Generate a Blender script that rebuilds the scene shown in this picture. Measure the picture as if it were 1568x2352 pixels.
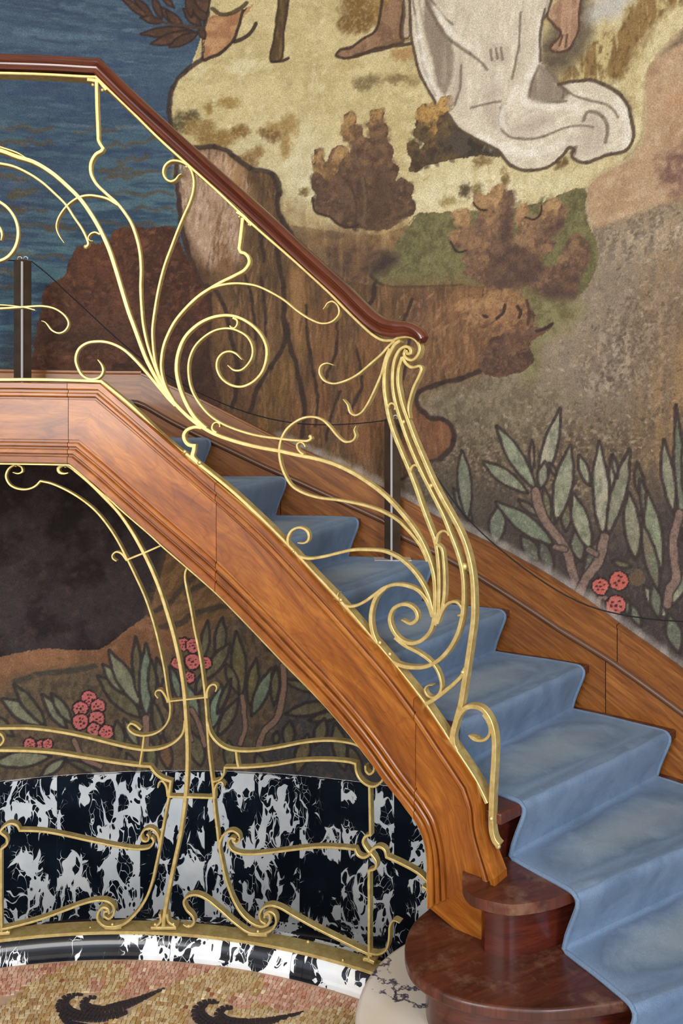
import bpy, bmesh, math, random
import numpy as np
from mathutils import Vector, Matrix

scene = bpy.context.scene
COL = scene.collection
for o in list(bpy.data.objects):
    bpy.data.objects.remove(o)
random.seed(7)
rng = np.random.RandomState(11)
PI = math.pi

# ------------------------------------------------------------------ camera
# metres; origin at the eye, +Y into the hall, mosaic floor at z = ZF
W, H, F, HOR = 1568.0, 2352.0, 1800.0, 1000.0
cam_d = bpy.data.cameras.new('camera')
cam = bpy.data.objects.new('camera', cam_d)
COL.objects.link(cam)
cam.location = (0, 0, 0)
cam.rotation_euler = (PI / 2, 0, 0)
cam_d.sensor_fit = 'VERTICAL'
cam_d.sensor_height = 24.0
cam_d.lens = 24.0 * F / H
cam_d.shift_y = -(H / 2 - HOR) / H
cam_d.clip_start = 0.05
scene.camera = cam

# ------------------------------------------------------------------ light
world = bpy.data.worlds.new('world')
scene.world = world
world.use_nodes = True
bg = world.node_tree.nodes['Background']
bg.inputs[0].default_value = (0.80, 0.87, 1.0, 1)
bg.inputs[1].default_value = 0.86


def area(name, loc, target, sx, sy, power, color):
    d = bpy.data.lights.new(name, 'AREA')
    d.shape = 'RECTANGLE'
    d.size, d.size_y = sx, sy
    d.energy = power
    d.color = color
    o = bpy.data.objects.new(name, d)
    COL.objects.link(o)
    o.location = loc
    o.rotation_euler = (Vector(target) - Vector(loc)).to_track_quat('-Z', 'Y').to_euler()
    return o


# tall windows of the hall behind the visitor
area('window_light', (-1.55, -1.9, 1.15), (-0.1, 3.0, -0.1), 1.7, 2.5, 84, (1.0, 0.96, 0.90))
area('window_light', (1.9, -1.0, 0.9), (0.6, 2.4, -0.8), 1.3, 2.2, 60, (0.93, 0.97, 1.0))

scene.view_settings.view_transform = 'Standard'
scene.view_settings.look = 'None'
scene.view_settings.exposure = 0.65
scene.view_settings.gamma = 1.0
scene.view_settings.use_curve_mapping = False

# ------------------------------------------------------------------ plan geometry
CX, CY = -0.70, 0.75          # common centre of the round stair wall, stair and iron screen
RW = 2.70                     # painted wall
RSTR = 1.71                   # outer face of the outer string
RIR = 1.725                   # front of the balustrade bars
RSC = 1.750                   # front of the iron screen
RWS = 2.665                   # face of the wall string
ZF = -1.65                    # mosaic floor
ZL = 0.146                    # landing
RISE = 0.165
ZP = -2.175                    # sunk floor behind the screen


def ray(px, py):
    return (px - W / 2) / F, (HOR - py) / F


def on_cyl(px, py, R):
    dx, dz = ray(px, py)
    a = dx * dx + 1
    b = -2 * (dx * CX + CY)
    c = CX * CX + CY * CY - R * R
    t = (-b + math.sqrt(b * b - 4 * a * c)) / (2 * a)
    x, y, z = dx * t, t, dz * t
    return math.atan2(x - CX, y - CY), z      # angle, height


def on_z(px, py, z):
    dx, dz = ray(px, py)
    t = z / dz
    return (dx * t, t)


def cyl(th, z, R):
    return (CX + R * math.sin(th), CY + R * math.cos(th), z)


def proj(x, y, z):
    return W / 2 + F * x / y, HOR - F * z / y


# ------------------------------------------------------------------ object helpers
def link(name, me, mat=None, parent=None, kind=None, label=None):
    o = bpy.data.objects.new(name, me)
    COL.objects.link(o)
    if mat is not None and len(me.materials) == 0:
        me.materials.append(mat)
    if parent is not None:
        o.parent = parent
    if kind:
        o['kind'] = kind
    if label:
        o['label'] = label
    return o


def from_data(name, verts, faces, mat=None, parent=None, smooth=False, uvs=None, **kw):
    me = bpy.data.meshes.new(name)
    me.from_pydata([tuple(v) for v in verts], [], faces)
    if uvs is not None:
        uvl = me.uv_layers.new(name='UVMap')
        li = np.zeros(len(me.loops), dtype=np.int32)
        me.loops.foreach_get('vertex_index', li)
        uvl.data.foreach_set('uv', np.asarray(uvs, dtype=np.float32)[li].ravel())
    bm = bmesh.new()
    bm.from_mesh(me)
    bmesh.ops.recalc_face_normals(bm, faces=bm.faces)
    if smooth:
        for f in bm.faces:
            f.smooth = True
        ang = smooth if isinstance(smooth, float) else math.radians(38)
        for e in bm.edges:
            if len(e.link_faces) == 2 and e.calc_face_angle(0) > ang:
                e.smooth = False
    bm.to_mesh(me)
    bm.free()
    return link(name, me, mat, parent, **kw)


def empty(name, loc=(0, 0, 0)):
    o = bpy.data.objects.new(name, None)
    COL.objects.link(o)
    o.location = loc
    o.empty_display_size = 0.1
    return o


def tag(o, label=None, cat=None, group=None, kind=None):
    if label: o['label'] = label
    if cat: o['category'] = cat
    if group: o['group'] = group
    if kind: o['kind'] = kind
    return o


def keep_parent(child, parent):
    child.parent = parent
    child.matrix_parent_inverse = Matrix.Translation(-Vector(parent.location))


def catmull(pts, step, corners=()):
    """dense Catmull-Rom through pts (tuples of any dimension); corners = indices kept sharp"""
    pts = [np.array(p, float) for p in pts]
    n = len(pts)
    out = [pts[0]]
    cs = set(corners)
    for i in range(n - 1):
        p1, p2 = pts[i], pts[i + 1]
        p0 = pts[i - 1] if i > 0 and i not in cs else 2 * p1 - p2
        p3 = pts[i + 2] if i + 2 < n and (i + 1) not in cs else 2 * p2 - p1
        L = np.linalg.norm((p2 - p1)[:2])
        k = max(1, int(math.ceil(L / step)))
        # centripetal
        def tj(ti, a, b):
            return ti + max(np.linalg.norm((b - a)[:2]), 1e-9) ** 0.5
        t0 = 0.0
        t1 = tj(t0, p0, p1); t2 = tj(t1, p1, p2); t3 = tj(t2, p2, p3)
        for j in range(1, k + 1):
            t = t1 + (t2 - t1) * j / k
            A1 = (t1 - t) / (t1 - t0) * p0 + (t - t0) / (t1 - t0) * p1
            A2 = (t2 - t) / (t2 - t1) * p1 + (t - t1) / (t2 - t1) * p2
            A3 = (t3 - t) / (t3 - t2) * p2 + (t - t2) / (t3 - t2) * p3
            B1 = (t2 - t) / (t2 - t0) * A1 + (t - t0) / (t2 - t0) * A2
            B2 = (t3 - t) / (t3 - t1) * A2 + (t - t1) / (t3 - t1) * A3
            out.append((t2 - t) / (t2 - t1) * B1 + (t - t1) / (t2 - t1) * B2)
    return out


# ------------------------------------------------------------------ materials
def srgb(r, g, b):
    def f(c):
        c /= 255.0
        return c / 12.92 if c <= 0.04045 else ((c + 0.055) / 1.055) ** 2.4
    return (f(r), f(g), f(b), 1.0)


def new_mat(name):
    m = bpy.data.materials.new(name)
    m.use_nodes = True
    nt = m.node_tree
    b = nt.nodes['Principled BSDF']
    return m, nt, b


def N(nt, typ, **kw):
    n = nt.nodes.new(typ)
    for k, v in kw.items():
        if k in n.inputs:
            n.inputs[k].default_value = v
        else:
            setattr(n, k, v)
    return n


def ramp(nt, stops, interp='LINEAR'):
    r = nt.nodes.new('ShaderNodeValToRGB')
    cr = r.color_ramp
    cr.interpolation = interp
    while len(cr.elements) > len(stops):
        cr.elements.remove(cr.elements[-1])
    while len(cr.elements) < len(stops):
        cr.elements.new(0.5)
    for e, (p, c) in zip(cr.elements, stops):
        e.position = p
        e.color = c
    return r


def mixc(nt, fac, a, b, mode='MIX'):
    m = nt.nodes.new('ShaderNodeMix')
    m.data_type = 'RGBA'
    m.blend_type = mode
    for sock, v in ((m.inputs[0], fac), (m.inputs[6], a), (m.inputs[7], b)):
        if hasattr(v, 'default_value') or hasattr(v, 'is_linked'):
            nt.links.new(v, sock)
        else:
            sock.default_value = v
    return m.outputs[2]


def math_n(nt, op, a, b=0.0):
    m = nt.nodes.new('ShaderNodeMath')
    m.operation = op
    for sock, v in ((m.inputs[0], a), (m.inputs[1], b)):
        if hasattr(v, 'is_linked'):
            nt.links.new(v, sock)
        else:
            sock.default_value = v
    return m.outputs[0]


def wood(name, dark, mid, light, rough=0.32, scale=(1.4, 16.0), coat=0.25, wear=0.0):
    m, nt, b = new_mat(name)
    L = nt.links
    tc = N(nt, 'ShaderNodeTexCoord')
    oi = N(nt, 'ShaderNodeObjectInfo')
    mp = N(nt, 'ShaderNodeMapping')
    mp.inputs['Scale'].default_value = (scale[0], scale[1], 1)
    L.new(tc.outputs['UV'], mp.inputs[0])
    off = math_n(nt, 'MULTIPLY', oi.outputs['Random'], 37.0)
    cmb = N(nt, 'ShaderNodeCombineXYZ')
    L.new(off, cmb.inputs[0]); L.new(off, cmb.inputs[2])
    L.new(cmb.outputs[0], mp.inputs['Location'])
    n1 = N(nt, 'ShaderNodeTexNoise', Scale=2.2, Detail=5.0, Roughness=0.6, Distortion=1.2)
    L.new(mp.outputs[0], n1.inputs['Vector'])
    r = ramp(nt, [(0.28, dark), (0.5, mid), (0.72, light)])
    L.new(n1.outputs[0], r.inputs[0])
    mp2 = N(nt, 'ShaderNodeMapping')
    mp2.inputs['Scale'].default_value = (scale[0] * 5, scale[1] * 9, 1)
    L.new(tc.outputs['UV'], mp2.inputs[0])
    n2 = N(nt, 'ShaderNodeTexNoise', Scale=3.0, Detail=3.0)
    L.new(mp2.outputs[0], n2.inputs['Vector'])
    r2 = ramp(nt, [(0.35, (0.72, 0.70, 0.68, 1)), (0.6, (1, 1, 1, 1))])
    L.new(n2.outputs[0], r2.inputs[0])
    c = mixc(nt, 0.75, r.outputs[0], r2.outputs[0], 'MULTIPLY')
    # cathedral figure: thin dark curved lines
    mp3 = N(nt, 'ShaderNodeMapping')
    mp3.inputs['Scale'].default_value = (scale[0] * 1.1, scale[1] * 0.42, 1)
    L.new(tc.outputs['UV'], mp3.inputs[0]); L.new(cmb.outputs[0], mp3.inputs['Location'])
    n3 = N(nt, 'ShaderNodeTexNoise', Scale=1.6, Detail=2.0)
    L.new(mp3.outputs[0], n3.inputs['Vector'])
    fr = math_n(nt, 'FRACT', math_n(nt, 'MULTIPLY', n3.outputs[0], 13.0))
    r3 = ramp(nt, [(0.0, (0.62, 0.55, 0.5, 1)), (0.10, (1, 1, 1, 1)), (0.9, (1, 1, 1, 1)), (1.0, (0.62, 0.55, 0.5, 1))])
    L.new(fr, r3.inputs[0])
    c = mixc(nt, 0.45, c, r3.outputs[0], 'MULTIPLY')
    v = math_n(nt, 'ADD', math_n(nt, 'MULTIPLY', oi.outputs['Random'], 0.22), 0.89)
    hs = N(nt, 'ShaderNodeHueSaturation')
    L.new(v, hs.inputs['Value']); L.new(c, hs.inputs['Color'])
    out = hs.outputs[0]
    if wear:
        n4 = N(nt, 'ShaderNodeTexNoise', Scale=9.0, Detail=8.0, Roughness=0.7)
        L.new(tc.outputs['Object'], n4.inputs['Vector'])
        r4 = ramp(nt, [(0.52, (0, 0, 0, 1)), (0.72, (1, 1, 1, 1))])
        L.new(n4.outputs[0], r4.inputs[0])
        out = mixc(nt, math_n(nt, 'MULTIPLY', r4.outputs[0], wear), out, srgb(150, 118, 92))
        rr = math_n(nt, 'ADD', math_n(nt, 'MULTIPLY', n4.outputs[0], 0.35), rough - 0.1)
        L.new(rr, b.inputs['Roughness'])
    else:
        b.inputs['Roughness'].default_value = rough
    L.new(out, b.inputs['Base Color'])
    b.inputs['Coat Weight'].default_value = coat
    b.inputs['Coat Roughness'].default_value = 0.12
    return m


M = {}
M['honey'] = wood('honey_mahogany', srgb(120, 61, 15), srgb(157, 88, 25), srgb(192, 122, 44), 0.34, (1.5, 9), 0.35)
M['wallwood'] = wood('wall_string_wood', srgb(112, 62, 26), srgb(150, 90, 38), srgb(182, 118, 56), 0.4, (1.5, 16), 0.2)
M['bead'] = wood('bead_wood', srgb(84, 54, 38), srgb(112, 76, 54), srgb(128, 90, 66), 0.38, (1.5, 20), 0.2)
M['tread'] = wood('dark_mahogany_tread', srgb(62, 28, 18), srgb(88, 42, 27), srgb(104, 54, 36), 0.38, (1.6, 12), 0.35, wear=0.55)
M['riser'] = wood('red_mahogany', srgb(60, 22, 15), srgb(82, 32, 21), srgb(98, 42, 27), 0.26, (1.6, 12), 0.5)
M['rail'] = wood('handrail_mahogany', srgb(62, 25, 14), srgb(92, 38, 21), srgb(116, 56, 29), 0.24, (1.2, 10), 0.7)


def gold_mat():
    m, nt, b = new_mat('gilded_iron')
    L = nt.links
    tc = N(nt, 'ShaderNodeTexCoord')
    n = N(nt, 'ShaderNodeTexNoise', Scale=42.0, Detail=5.0, Roughness=0.65)
    L.new(tc.outputs['Object'], n.inputs['Vector'])
    r = ramp(nt, [(0.3, srgb(198, 174, 108)), (0.55, srgb(222, 200, 134)), (0.75, srgb(236, 218, 158))])
    L.new(n.outputs[0], r.inputs[0])
    L.new(r.outputs[0], b.inputs['Base Color'])
    b.inputs['Metallic'].default_value = 0.62
    rr = math_n(nt, 'ADD', math_n(nt, 'MULTIPLY', n.outputs[0], 0.25), 0.34)
    L.new(rr, b.inputs['Roughness'])
    bp = N(nt, 'ShaderNodeBump', Strength=0.18, Distance=0.002)
    L.new(n.outputs[0], bp.inputs['Height'])
    L.new(bp.outputs[0], b.inputs['Normal'])
    return m


M['gold'] = gold_mat()


def carpet_mat():
    m, nt, b = new_mat('blue_carpet')
    L = nt.links
    tc = N(nt, 'ShaderNodeTexCoord')
    n = N(nt, 'ShaderNodeTexNoise', Scale=7.0, Detail=6.0, Roughness=0.62, Distortion=0.4)
    L.new(tc.outputs['Object'], n.inputs['Vector'])
    r = ramp(nt, [(0.3, srgb(92, 115, 143)), (0.5, srgb(112, 136, 165)), (0.72, srgb(134, 156, 184))])
    L.new(n.outputs[0], r.inputs[0])
    f = N(nt, 'ShaderNodeTexNoise', Scale=420.0, Detail=2.0)
    L.new(tc.outputs['Object'], f.inputs['Vector'])
    r2 = ramp(nt, [(0.3, (0.78, 0.78, 0.78, 1)), (0.7, (1.12, 1.12, 1.12, 1))])
    L.new(f.outputs[0], r2.inputs[0])
    # trodden grey in the middle of each tread
    at = N(nt, 'ShaderNodeAttribute')
    at.attribute_name = 'worn'
    wn = math_n(nt, 'ADD', at.outputs['Fac'], math_n(nt, 'MULTIPLY', math_n(nt, 'SUBTRACT', n.outputs[0], 0.5), 0.9))
    tint = ramp(nt, [(0.05, (1, 1, 1, 1)), (0.22, (0.66, 0.68, 0.72, 1)), (0.5, (0.95, 0.93, 0.90, 1)), (0.85, (1.12, 1.06, 0.98, 1))])
    L.new(wn, tint.inputs[0])
    w = math_n(nt, 'MULTIPLY', at.outputs['Fac'], 0.6)
    c = mixc(nt, w, r.outputs[0], srgb(142, 152, 160))
    c = mixc(nt, 1.0, c, tint.outputs[0], 'MULTIPLY')
    c = mixc(nt, 0.8, c, r2.outputs[0], 'MULTIPLY')
    L.new(c, b.inputs['Base Color'])
    b.inputs['Roughness'].default_value = 0.95
    b.inputs['Sheen Weight'].default_value = 0.25
    b.inputs['Sheen Roughness'].default_value = 0.4
    b.inputs['Sheen Tint'].default_value = (0.6, 0.8, 1, 1)
    bp = N(nt, 'ShaderNodeBump', Strength=0.5, Distance=0.002)
    L.new(f.outputs[0], bp.inputs['Height'])
    L.new(bp.outputs[0], b.inputs['Normal'])
    return m


M['carpet'] = carpet_mat()


def antique_marble(name, scale=7.0, coat=0.3):
    """black and white breccia marble; object colour alpha/red channel = share of white"""
    m, nt, b = new_mat(name)
    L = nt.links
    tc = N(nt, 'ShaderNodeTexCoord')
    oi = N(nt, 'ShaderNodeObjectInfo')
    mp = N(nt, 'ShaderNodeMapping')
    mp.inputs['Scale'].default_value = (1.6, 1.6, 0.95)
    L.new(tc.outputs['Object'], mp.inputs[0])
    off = math_n(nt, 'MULTIPLY', oi.outputs['Random'], 23.0)
    cmb = N(nt, 'ShaderNodeCombineXYZ')
    L.new(off, cmb.inputs[0]); L.new(off, cmb.inputs[2])
    L.new(cmb.outputs[0], mp.inputs['Location'])
    ns = N(nt, 'ShaderNodeTexNoise', Scale=5.5, Detail=2.2, Roughness=0.5)
    L.new(mp.outputs[0], ns.inputs['Vector'])
    vm = N(nt, 'ShaderNodeVectorMath', operation='MULTIPLY_ADD')
    vm.inputs[1].default_value = (0.20, 0.20, 0.30)
    L.new(ns.outputs['Color'], vm.inputs[0]); L.new(mp.outputs[0], vm.inputs[2])
    v1 = N(nt, 'ShaderNodeTexVoronoi', feature='DISTANCE_TO_EDGE', Scale=scale)
    L.new(vm.outputs[0], v1.inputs['Vector'])
    v2 = N(nt, 'ShaderNodeTexVoronoi', feature='DISTANCE_TO_EDGE', Scale=scale * 3.1)
    L.new(vm.outputs[0], v2.inputs['Vector'])
    big = N(nt, 'ShaderNodeTexNoise', Scale=6.0, Detail=2.0)
    L.new(mp.outputs[0], big.inputs['Vector'])
    sc = N(nt, 'ShaderNodeSeparateColor')
    L.new(oi.outputs['Color'], sc.inputs[0])
    # threshold: share of white varies over the slab
    th = math_n(nt, 'MULTIPLY', math_n(nt, 'SUBTRACT', big.outputs[0], 0.50), 1.1)
    th = math_n(nt, 'ADD', th, sc.outputs[0])
    th1 = math_n(nt, 'SUBTRACT', th, v1.outputs['Distance'])
    th2 = math_n(nt, 'SUBTRACT', math_n(nt, 'MULTIPLY', th, 0.30), v2.outputs['Distance'])
    s = math_n(nt, 'MAXIMUM', th1, math_n(nt, 'MULTIPLY', th2, 1.0))
    r = ramp(nt, [(0.0, (0, 0, 0, 1)), (0.018, (1, 1, 1, 1))])
    L.new(s, r.inputs[0])
    # black shards inside the white
    v3 = N(nt, 'ShaderNodeTexVoronoi', feature='F1', Scale=scale * 4.3)
    L.new(vm.outputs[0], v3.inputs['Vector'])
    sc3 = N(nt, 'ShaderNodeSeparateColor')
    L.new(v3.outputs['Color'], sc3.inputs[0])
    sh = math_n(nt, 'LESS_THAN', sc3.outputs[0], 0.22)
    inv = math_n(nt, 'SUBTRACT', 1.0, math_n(nt, 'MULTIPLY', sh, math_n(nt, 'LESS_THAN', v3.outputs['Distance'], 0.42)))
    fac = math_n(nt, 'MULTIPLY', r.outputs[0], inv)
    cl = N(nt, 'ShaderNodeTexNoise', Scale=9.0, Detail=5.0)
    L.new(tc.outputs['Object'], cl.inputs['Vector'])
    wh = ramp(nt, [(0.3, srgb(222, 230, 236)), (0.7, srgb(250, 252, 252))])
    L.new(cl.outputs[0], wh.inputs[0])
    bk = ramp(nt, [(0.35, srgb(14, 20, 30)), (0.7, srgb(24, 34, 46))])
    L.new(cl.outputs[0], bk.inputs[0])
    c = mixc(nt, fac, bk.outputs[0], wh.outputs[0])
    L.new(c, b.inputs['Base Color'])
    b.inputs['Roughness'].default_value = 0.28
    b.inputs['Specular IOR Level'].default_value = 0.35
    b.inputs['Coat Weight'].default_value = coat
    b.inputs['Coat Roughness'].default_value = 0.1
    return m


M['antique'] = antique_marble('black_white_breccia', 7.5, 0.05)
M['kerbmarble'] = antique_marble('kerb_breccia', 9.0, 0.5)


def white_marble():
    m, nt, b = new_mat('white_veined_marble')
    L = nt.links
    tc = N(nt, 'ShaderNodeTexCoord')
    ns = N(nt, 'ShaderNodeTexNoise', Scale=4.0, Detail=6.0, Roughness=0.65)
    L.new(tc.outputs['Object'], ns.inputs['Vector'])
    vm = N(nt, 'ShaderNodeVectorMath', operation='MULTIPLY_ADD')
    vm.inputs[1].default_value = (0.5, 0.5, 0.5)
    L.new(ns.outputs['Color'], vm.inputs[0]); L.new(tc.outputs['Object'], vm.inputs[2])
    v = N(nt, 'ShaderNodeTexVoronoi', feature='DISTANCE_TO_EDGE', Scale=3.6)
    L.new(vm.outputs[0], v.inputs['Vector'])
    r = ramp(nt, [(0.0, srgb(52, 46, 66)), (0.012, srgb(120, 112, 124)), (0.035, srgb(226, 218, 208)), (1, srgb(232, 226, 214))])
    L.new(v.outputs['Distance'], r.inputs[0])
    n2 = N(nt, 'ShaderNodeTexNoise', Scale=2.5, Detail=3.0)
    L.new(tc.outputs['Object'], n2.inputs['Vector'])
    r2 = ramp(nt, [(0.45, (1, 1, 1, 1)), (0.7, srgb(232, 214, 176))])
    L.new(n2.outputs[0], r2.inputs[0])
    L.new(mixc(nt, 0.7, r.outputs[0], r2.outputs[0], 'MULTIPLY'), b.inputs['Base Color'])
    b.inputs['Roughness'].default_value = 0.3
    return m


M['whitemarble'] = white_marble()


def plain(name, col, rough=0.6, metal=0.0, noise=0.0, scale=30, coat=0):
    m, nt, b = new_mat(name)
    if noise:
        tc = N(nt, 'ShaderNodeTexCoord')
        n = N(nt, 'ShaderNodeTexNoise', Scale=scale, Detail=4.0)
        nt.links.new(tc.outputs['Object'], n.inputs['Vector'])
        r = ramp(nt, [(0.3, (1 - noise,) * 3 + (1,)), (0.7, (1 + noise,) * 3 + (1,))])
        nt.links.new(n.outputs[0], r.inputs[0])
        nt.links.new(mixc(nt, 1.0, col, r.outputs[0], 'MULTIPLY'), b.inputs['Base Color'])
    else:
        b.inputs['Base Color'].default_value = col
    b.inputs['Roughness'].default_value = rough
    b.inputs['Metallic'].default_value = metal
    b.inputs['Coat Weight'].default_value = coat
    return m


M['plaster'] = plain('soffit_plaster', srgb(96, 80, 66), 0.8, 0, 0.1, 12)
M['grout'] = plain('mosaic_grout', srgb(186, 158, 132), 0.85, 0, 0.12, 60)
M['bronze'] = plain('dark_bronze_post', srgb(84, 70, 58), 0.35, 0.3, 0.25, 14)
M['chrome'] = plain('polished_chrome', srgb(240, 240, 240), 0.25, 0.35)
M['cord'] = plain('black_cord', srgb(16, 16, 20), 0.6)
M['ceil'] = plain('ceiling_plaster', srgb(206, 196, 178), 0.9, 0, 0.05, 5)


def tess_mat():
    m, nt, b = new_mat('tessera_stone')
    at = N(nt, 'ShaderNodeAttribute')
    at.attribute_name = 'col'
    tc = N(nt, 'ShaderNodeTexCoord')
    n = N(nt, 'ShaderNodeTexNoise', Scale=160.0, Detail=3.0)
    nt.links.new(tc.outputs['Object'], n.inputs['Vector'])
    r = ramp(nt, [(0.3, (0.86,) * 3 + (1,)), (0.7, (1.1,) * 3 + (1,))])
    nt.links.new(n.outputs[0], r.inputs[0])
    nt.links.new(mixc(nt, 1.0, at.outputs['Color'], r.outputs[0], 'MULTIPLY'), b.inputs['Base Color'])
    b.inputs['Roughness'].default_value = 0.4
    return m


M['tess'] = tess_mat()
M['tessblack'] = plain('black_tessera', srgb(50, 44, 50), 0.35, 0, 0.25, 60)


def mural_mat():
    m, nt, b = new_mat('mural_paint')
    L = nt.links
    at = N(nt, 'ShaderNodeAttribute')
    at.attribute_name = 'paint'
    tc = N(nt, 'ShaderNodeTexCoord')
    n = N(nt, 'ShaderNodeTexNoise', Scale=230.0, Detail=4.0, Roughness=0.7)
    L.new(tc.outputs['Object'], n.inputs['Vector'])
    r = ramp(nt, [(0.36, (0.58,) * 3 + (1,)), (0.5, (1, 1, 1, 1)), (0.64, (1.42, 1.42, 1.42, 1))])
    L.new(n.outputs[0], r.inputs[0])
    c = mixc(nt, 0.72, at.outputs['Color'], r.outputs[0], 'MULTIPLY')
    n2 = N(nt, 'ShaderNodeTexNoise', Scale=26.0, Detail=5.0, Roughness=0.6)
    L.new(tc.outputs['Object'], n2.inputs['Vector'])
    r2 = ramp(nt, [(0.3, (0.88,) * 3 + (1,)), (0.7, (1.10,) * 3 + (1,))])
    L.new(n2.outputs[0], r2.inputs[0])
    c = mixc(nt, 0.7, c, r2.outputs[0], 'MULTIPLY')
    L.new(c, b.inputs['Base Color'])
    b.inputs['Roughness'].default_value = 0.85
    b.inputs['Specular IOR Level'].default_value = 0.2
    return m


M['mural'] = mural_mat()

# ================================================================== painted wall
PXM = 0.00188                 # metres of wall per photo pixel, about


def inside(p, x, y):
    c = False
    n = len(p)
    j = n - 1
    for i in range(n):
        if (p[i][1] > y) != (p[j][1] > y) and x < (p[j][0] - p[i][0]) * (y - p[i][1]) / (p[j][1] - p[i][1]) + p[i][0]:
            c = not c
        j = i
    return c


class Mural:
    def __init__(self, us, vs):
        self.us, self.vs = us, vs
        self.U, self.V = np.meshgrid(us, vs)
        self.C = np.zeros(self.U.shape + (3,), np.float32)
        self.tab = np.random.RandomState(5).rand(16, 257, 257).astype(np.float32)
        self.wx = self.noise(self.U, self.V, 26, 26, 1, 3) - 0.5
        self.wy = self.noise(self.U, self.V, 26, 26, 2, 3) - 0.5
        self.fx = self.noise(self.U, self.V, 110, 110, 3, 2) - 0.5
        self.fy = self.noise(self.U, self.V, 110, 110, 4, 2) - 0.5
        self.nz = {
            'iso': self.noise(self.U, self.V, 9, 9, 5, 5),
            'mid': self.noise(self.U, self.V, 30, 30, 6, 4),
            'fine': self.noise(self.U, self.V, 110, 110, 7, 2),
            'vert': self.noise(self.U, self.V + 0.25 * self.U, 42, 7, 8, 4),
            'horiz': self.noise(self.U, self.V + 0.03 * self.U, 5, 38, 9, 4),
            'diag': self.noise(self.U + self.V, self.V - self.U, 12, 34, 10, 4),
            'rub': self.noise(self.U, self.V, 60, 34, 11, 4),
        }

    def noise(self, U, V, sx, sy, seed, octs):
        out = np.zeros(U.shape, np.float32)
        amp, tot = 1.0, 0.0
        t = self.tab[seed % 16]
        for k in range(octs):
            x = U * sx * 2 ** k + 17.3 * seed + 3.1 * k
            y = V * sy * 2 ** k + 9.7 * seed + 5.3 * k
            xi = np.floor(x).astype(int); yi = np.floor(y).astype(int)
            fx = (x - xi); fy = (y - yi)
            fx = fx * fx * (3 - 2 * fx); fy = fy * fy * (3 - 2 * fy)
            x0 = xi % 256; y0 = yi % 256
            a = t[y0, x0]; b = t[y0, (x0 + 1) % 256]
            c = t[(y0 + 1) % 256, x0]; d = t[(y0 + 1) % 256, (x0 + 1) % 256]
            out += amp * ((a * (1 - fx) + b * fx) * (1 - fy) + (c * (1 - fx) + d * fx) * fy)
            tot += amp
            amp *= 0.55
        return out / tot

    def uv(self, pts, smooth=True, closed=True):
        q = []
        for p in pts:
            th, z = on_cyl(p[0], p[1], RW) if -900 < p[0] < 2300 else on_cyl(max(-900, min(2300, p[0])), p[1], RW)
            q.append((th * RW, z))
        if smooth:
            if closed:
                q = catmull([q[-1]] + q + [q[0], q[1]], 0.012)
                q = q[1:-1]
            else:
                q = catmull(q, 0.008)
        return np.array(q)

    def sl(self, q, pad):
        u0, u1 = q[:, 0].min() - pad, q[:, 0].max() + pad
        v0, v1 = q[:, 1].min() - pad, q[:, 1].max() + pad
        i0, i1 = np.searchsorted(self.us, [u0, u1]); j0, j1 = np.searchsorted(self.vs, [v0, v1])
        return slice(j0, max(j1, j0)), slice(i0, max(i1, i0))

    def colour(self, s, col, mix):
        c = np.broadcast_to(np.array(col, np.float32), self.C[s].shape).copy()
        for (c2, kind, lo, hi, amt) in mix:
            n = self.nz[kind][s]
            k = np.clip((n - lo) / (hi - lo), 0, 1)[..., None] * amt
            c = c * (1 - k) + np.array(c2, np.float32) * k
        return c

    def poly(self, pts, col, mix=(), wob=3.0, fine=2.0, feather=0.0, smooth=True, alpha=1.0, edge=None):
        q = self.uv(pts, smooth)
        pad = (wob + fine + feather) * PXM * 1.5
        s = self.sl(q, pad)
        if self.U[s].size == 0:
            return
        X = self.U[s] + (self.wx[s] * wob * 2 + self.fx[s] * fine * 2) * PXM
        Y = self.V[s] + (self.wy[s] * wob * 2 + self.fy[s] * fine * 2) * PXM
        ins = np.zeros(X.shape, bool)
        n = len(q)
        for i in range(n):
            x0, y0 = q[i]; x1, y1 = q[(i + 1) % n]
            if y0 == y1:
                continue
            m = ((y0 > Y) != (y1 > Y))
            ins ^= m & (X < (x1 - x0) * (Y - y0) / (y1 - y0) + x0)
        a = ins.astype(np.float32)
        if feather > 0:
            d = self.dist(X, Y, q, True)
            f = feather * PXM
            a = np.where(ins, np.clip(0.5 + d / f * 0.5, 0, 1), np.clip(0.5 - d / f * 0.5, 0, 1))
        a = (a * alpha)[..., None]
        self.C[s] = self.C[s] * (1 - a) + self.colour(s, col, mix) * a
        if edge:
            self.stroke(list(pts) + [pts[0]], edge[1], edge[0], smooth=smooth)

    def dist(self, X, Y, q, closed):
        D = np.full(X.shape, 1e9, np.float32)
        n = len(q)
        for i in range(n if closed else n - 1):
            x0, y0 = q[i]; x1, y1 = q[(i + 1) % n]
            dx, dy = x1 - x0, y1 - y0
            L = dx * dx + dy * dy
            if L < 1e-12:
                continue
            t = np.clip(((X - x0) * dx + (Y - y0) * dy) / L, 0, 1)
            D = np.minimum(D, (X - x0 - t * dx) ** 2 + (Y - y0 - t * dy) ** 2)
        return np.sqrt(D)

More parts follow.
